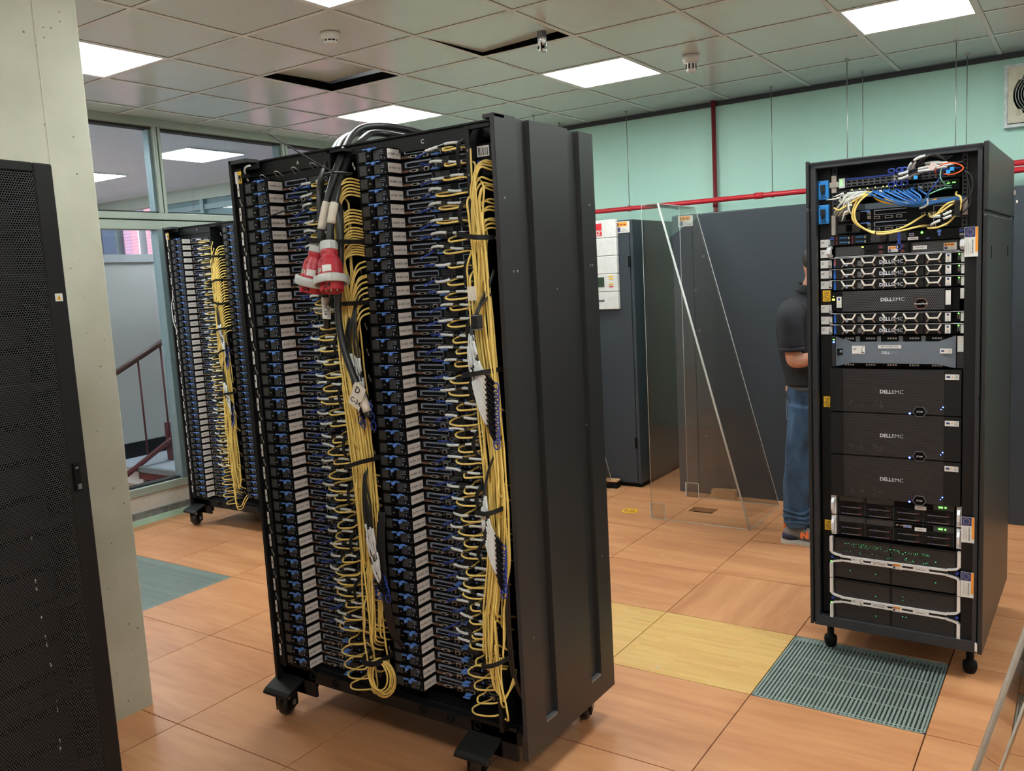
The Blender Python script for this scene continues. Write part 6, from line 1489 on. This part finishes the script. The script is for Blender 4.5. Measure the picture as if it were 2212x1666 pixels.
# head details
hd = MB().lathe([(0, .1), (.045, .092), (.075, .062), (.086, .02), (.082, -.02), (.06, -.05), (0, -.055)], 18, Matrix.Translation((.105, 0, 1.60)) @ Matrix.Rotation(-.5, 4, 'Y')); hd.build('hair', HAIR, pt)
MB().lathe([(0, .02), (.010, .012), (.013, -.01), (0, -.02)], 8, Matrix.Translation((.212, 0, 1.555))).build('nose', SKIN, pt)
for s in (-1, 1):
    MB().lathe([(0, .009), (.009, 0), (0, -.009)], 10, Matrix.Translation((.196, s*.032, 1.578))).build('eye', WHITE, pt); MB().lathe([(0, .022), (.012, .012), (.012, -.012), (0, -.022)], 8, Matrix.Translation((.11, s*.09, 1.56))).build('ear', SKIN, pt)
MB().box(.196, .203, -.022, .022, 1.515, 1.521).build('mouth', mat('lips', S(160, 92, 84), .5), pt)
# polo shirt
mb = MB()
loft(mb, [(.036, 0, .912, .122, .152), (.030, 0, .96, .122, .152), (.012, 0, 1.05, .124, .155), (-.006, 0, 1.18, .128, .168), (-.012, 0, 1.28, .126, .175), (.0, 0, 1.36, .105, .165), (.018, 0, 1.405, .078, .10), (.03, 0, 1.43, .06, .064)])
for s_ in (-1, 1): limb(mb, [(-.004, s_*.12, 1.34, .080), (-.008, s_*.185, 1.30, .075), (.002, s_*.212, 1.21, .068), (.008, s_*.218, 1.135, .066)])
fused(mb, 'polo_shirt', POLO, pt, .011, .012)
MB().lathe([(.068, 0), (.066, .03), (.062, .048), (.068, .05), (.078, .012)], 18, Matrix.Translation((.038, 0, 1.425)) @ Matrix.Rotation(.25, 4, 'Y')).build('collar', POLO, pt)
for s in (-1, 1): MB().lathe([(.062, .006), (.0665, .004), (.0665, -.016), (.060, -.018)], 18, Matrix.Translation((.008, s*.2175, 1.140))).build('sleeve_hem', POLO, pt)
# jeans
mb = MB()
loft(mb, [(.038, 0, .915, .108, .142), (.036, 0, .86, .116, .150), (.036, 0, .79, .112, .152), (.034, 0, .74, .085, .13)])
for s_ in (-1, 1):
    limb(mb, [(.032, s_*.078, .80, .096), (.022, s_*.086, .68, .088), (.006, s_*.094, .55, .076), (-.004, s_*.10, .45, .070), (-.012, s_*.103, .34, .074), (-.016, s_*.105, .24, .070), (-.008, s_*.105, .15, .066), (-.006, s_*.105, .10, .068)])
jn = fused(mb, 'jeans', DENIM, pt, .008, .022)
MB().lathe([(.110, .885), (.111, .912), (.106, .912)], 22, Matrix.Translation((.037, 0, 0)) @ Matrix.Diagonal((1, 1.32, 1, 1))).build('belt', mat('leather_belt', S(40, 32, 30), .5), pt)
MB().box(-.076, -.064, -.062, -.012, .876, .904).build('leather_patch', mat('tan_leather', S(206, 160, 124), .6), pt)
for s in (-1, 1): MB().tube(spline([(-.080, s*.035, .83), (-.076, s*.045, .75), (-.066, s*.075, .715), (-.045, s*.115, .75), (-.048, s*.118, .83)], 4), .0025, 5).build('back_pocket_seam', mat('denim_seam', S(120, 140, 160), .8), pt)
for s in (-1, 1):
    for z, rr_ in ((.135, .067), (.165, .070), (.195, .069)): MB().tube([(-.008+rr_*math.cos(q), s*.105+rr_*math.sin(q), z+.008*math.sin(3*q+z*40)) for q in [2*PI*k/16 for k in range(16)]], .010, 6, closed=True).build('cuff_fold', DENIM, pt)
# sneakers
for s in (-1, 1):
    yc = s*.105
    mb = MB(); limb(mb, [(-.072, yc, .052, .030), (-.05, yc, .062, .040), (-.01, yc, .075, .046), (.05, yc, .060, .044), (.11, yc, .044, .038), (.155, yc, .036, .030), (.185, yc, .032, .018)])
    limb(mb, [(-.012, yc, .06, .040), (-.012, yc, .115, .040)])
    sh = fused(mb, 'sneaker', SHOE, pt, .008)
    half = [(-.100, 0), (-.094, .026), (-.072, .040), (-.03, .040), (.03, .040), (.08, .046), (.13, .048), (.168, .042), (.192, .024), (.200, 0)]
    sm = spline([(x, wd, 0) for x, wd in half], 3); poly = [(p.x, yc-p.y) for p in sm]+[(p.x, yc+p.y) for p in sm[-2:0:-1]]
    MB().prism(poly, 2, .0, .024).build('sole', SOLE, sh)
    MB().lathe([(.043, -.012), (.046, .0), (.044, .014), (.038, .016)], 16, Matrix.Translation((-.012, yc, .105))).build('ankle_collar', SHOEN, sh)
    MB().box(-.082, -.060, yc-.014, yc+.014, .066, .118).build('heel_tab', SHOEO, sh); hc_ = MB(); loft(hc_, [(-.046, yc, .024, .049, .043), (-.046, yc, .050, .047, .041), (-.046, yc, .058, .040, .036)]); hc_.build('heel_counter', SHOEN, sh)
    l = obj('lettering', mtl(TX['N'].copy(), SHOEO), sh, (.045, yc-.0465, .062), (PI/2-.25, -.1, 0)); l.scale = (1.15, 1.0, 1)
    l2 = obj('lettering', mtl(TX['N'].copy(), SHOEO), sh, (.045, yc+.0465, .062), (PI/2-.25, -.1, PI)); l2.scale = (1.15, 1.0, 1)
    b = MB(); b.tube(spline([(.02, yc, .125), (.045, yc, .112), (.075, yc, .094)], 4), .016, 8); tn = b.build('tongue', SHOEN, sh); obj('lettering', tinted('NB', WHITE), sh, (.030, yc-.008, .1395), (.5, 0, PI/2)).scale = (.7, .7, .7)
    b = MB()
    for k in range(4): x = .045+k*.018; b.tube([(x, yc-.03, .092-k*.010), (x+.004, yc, .112-k*.011), (x, yc+.03, .092-k*.010)], .003, 5)
    b.build('lace', DARK, sh)
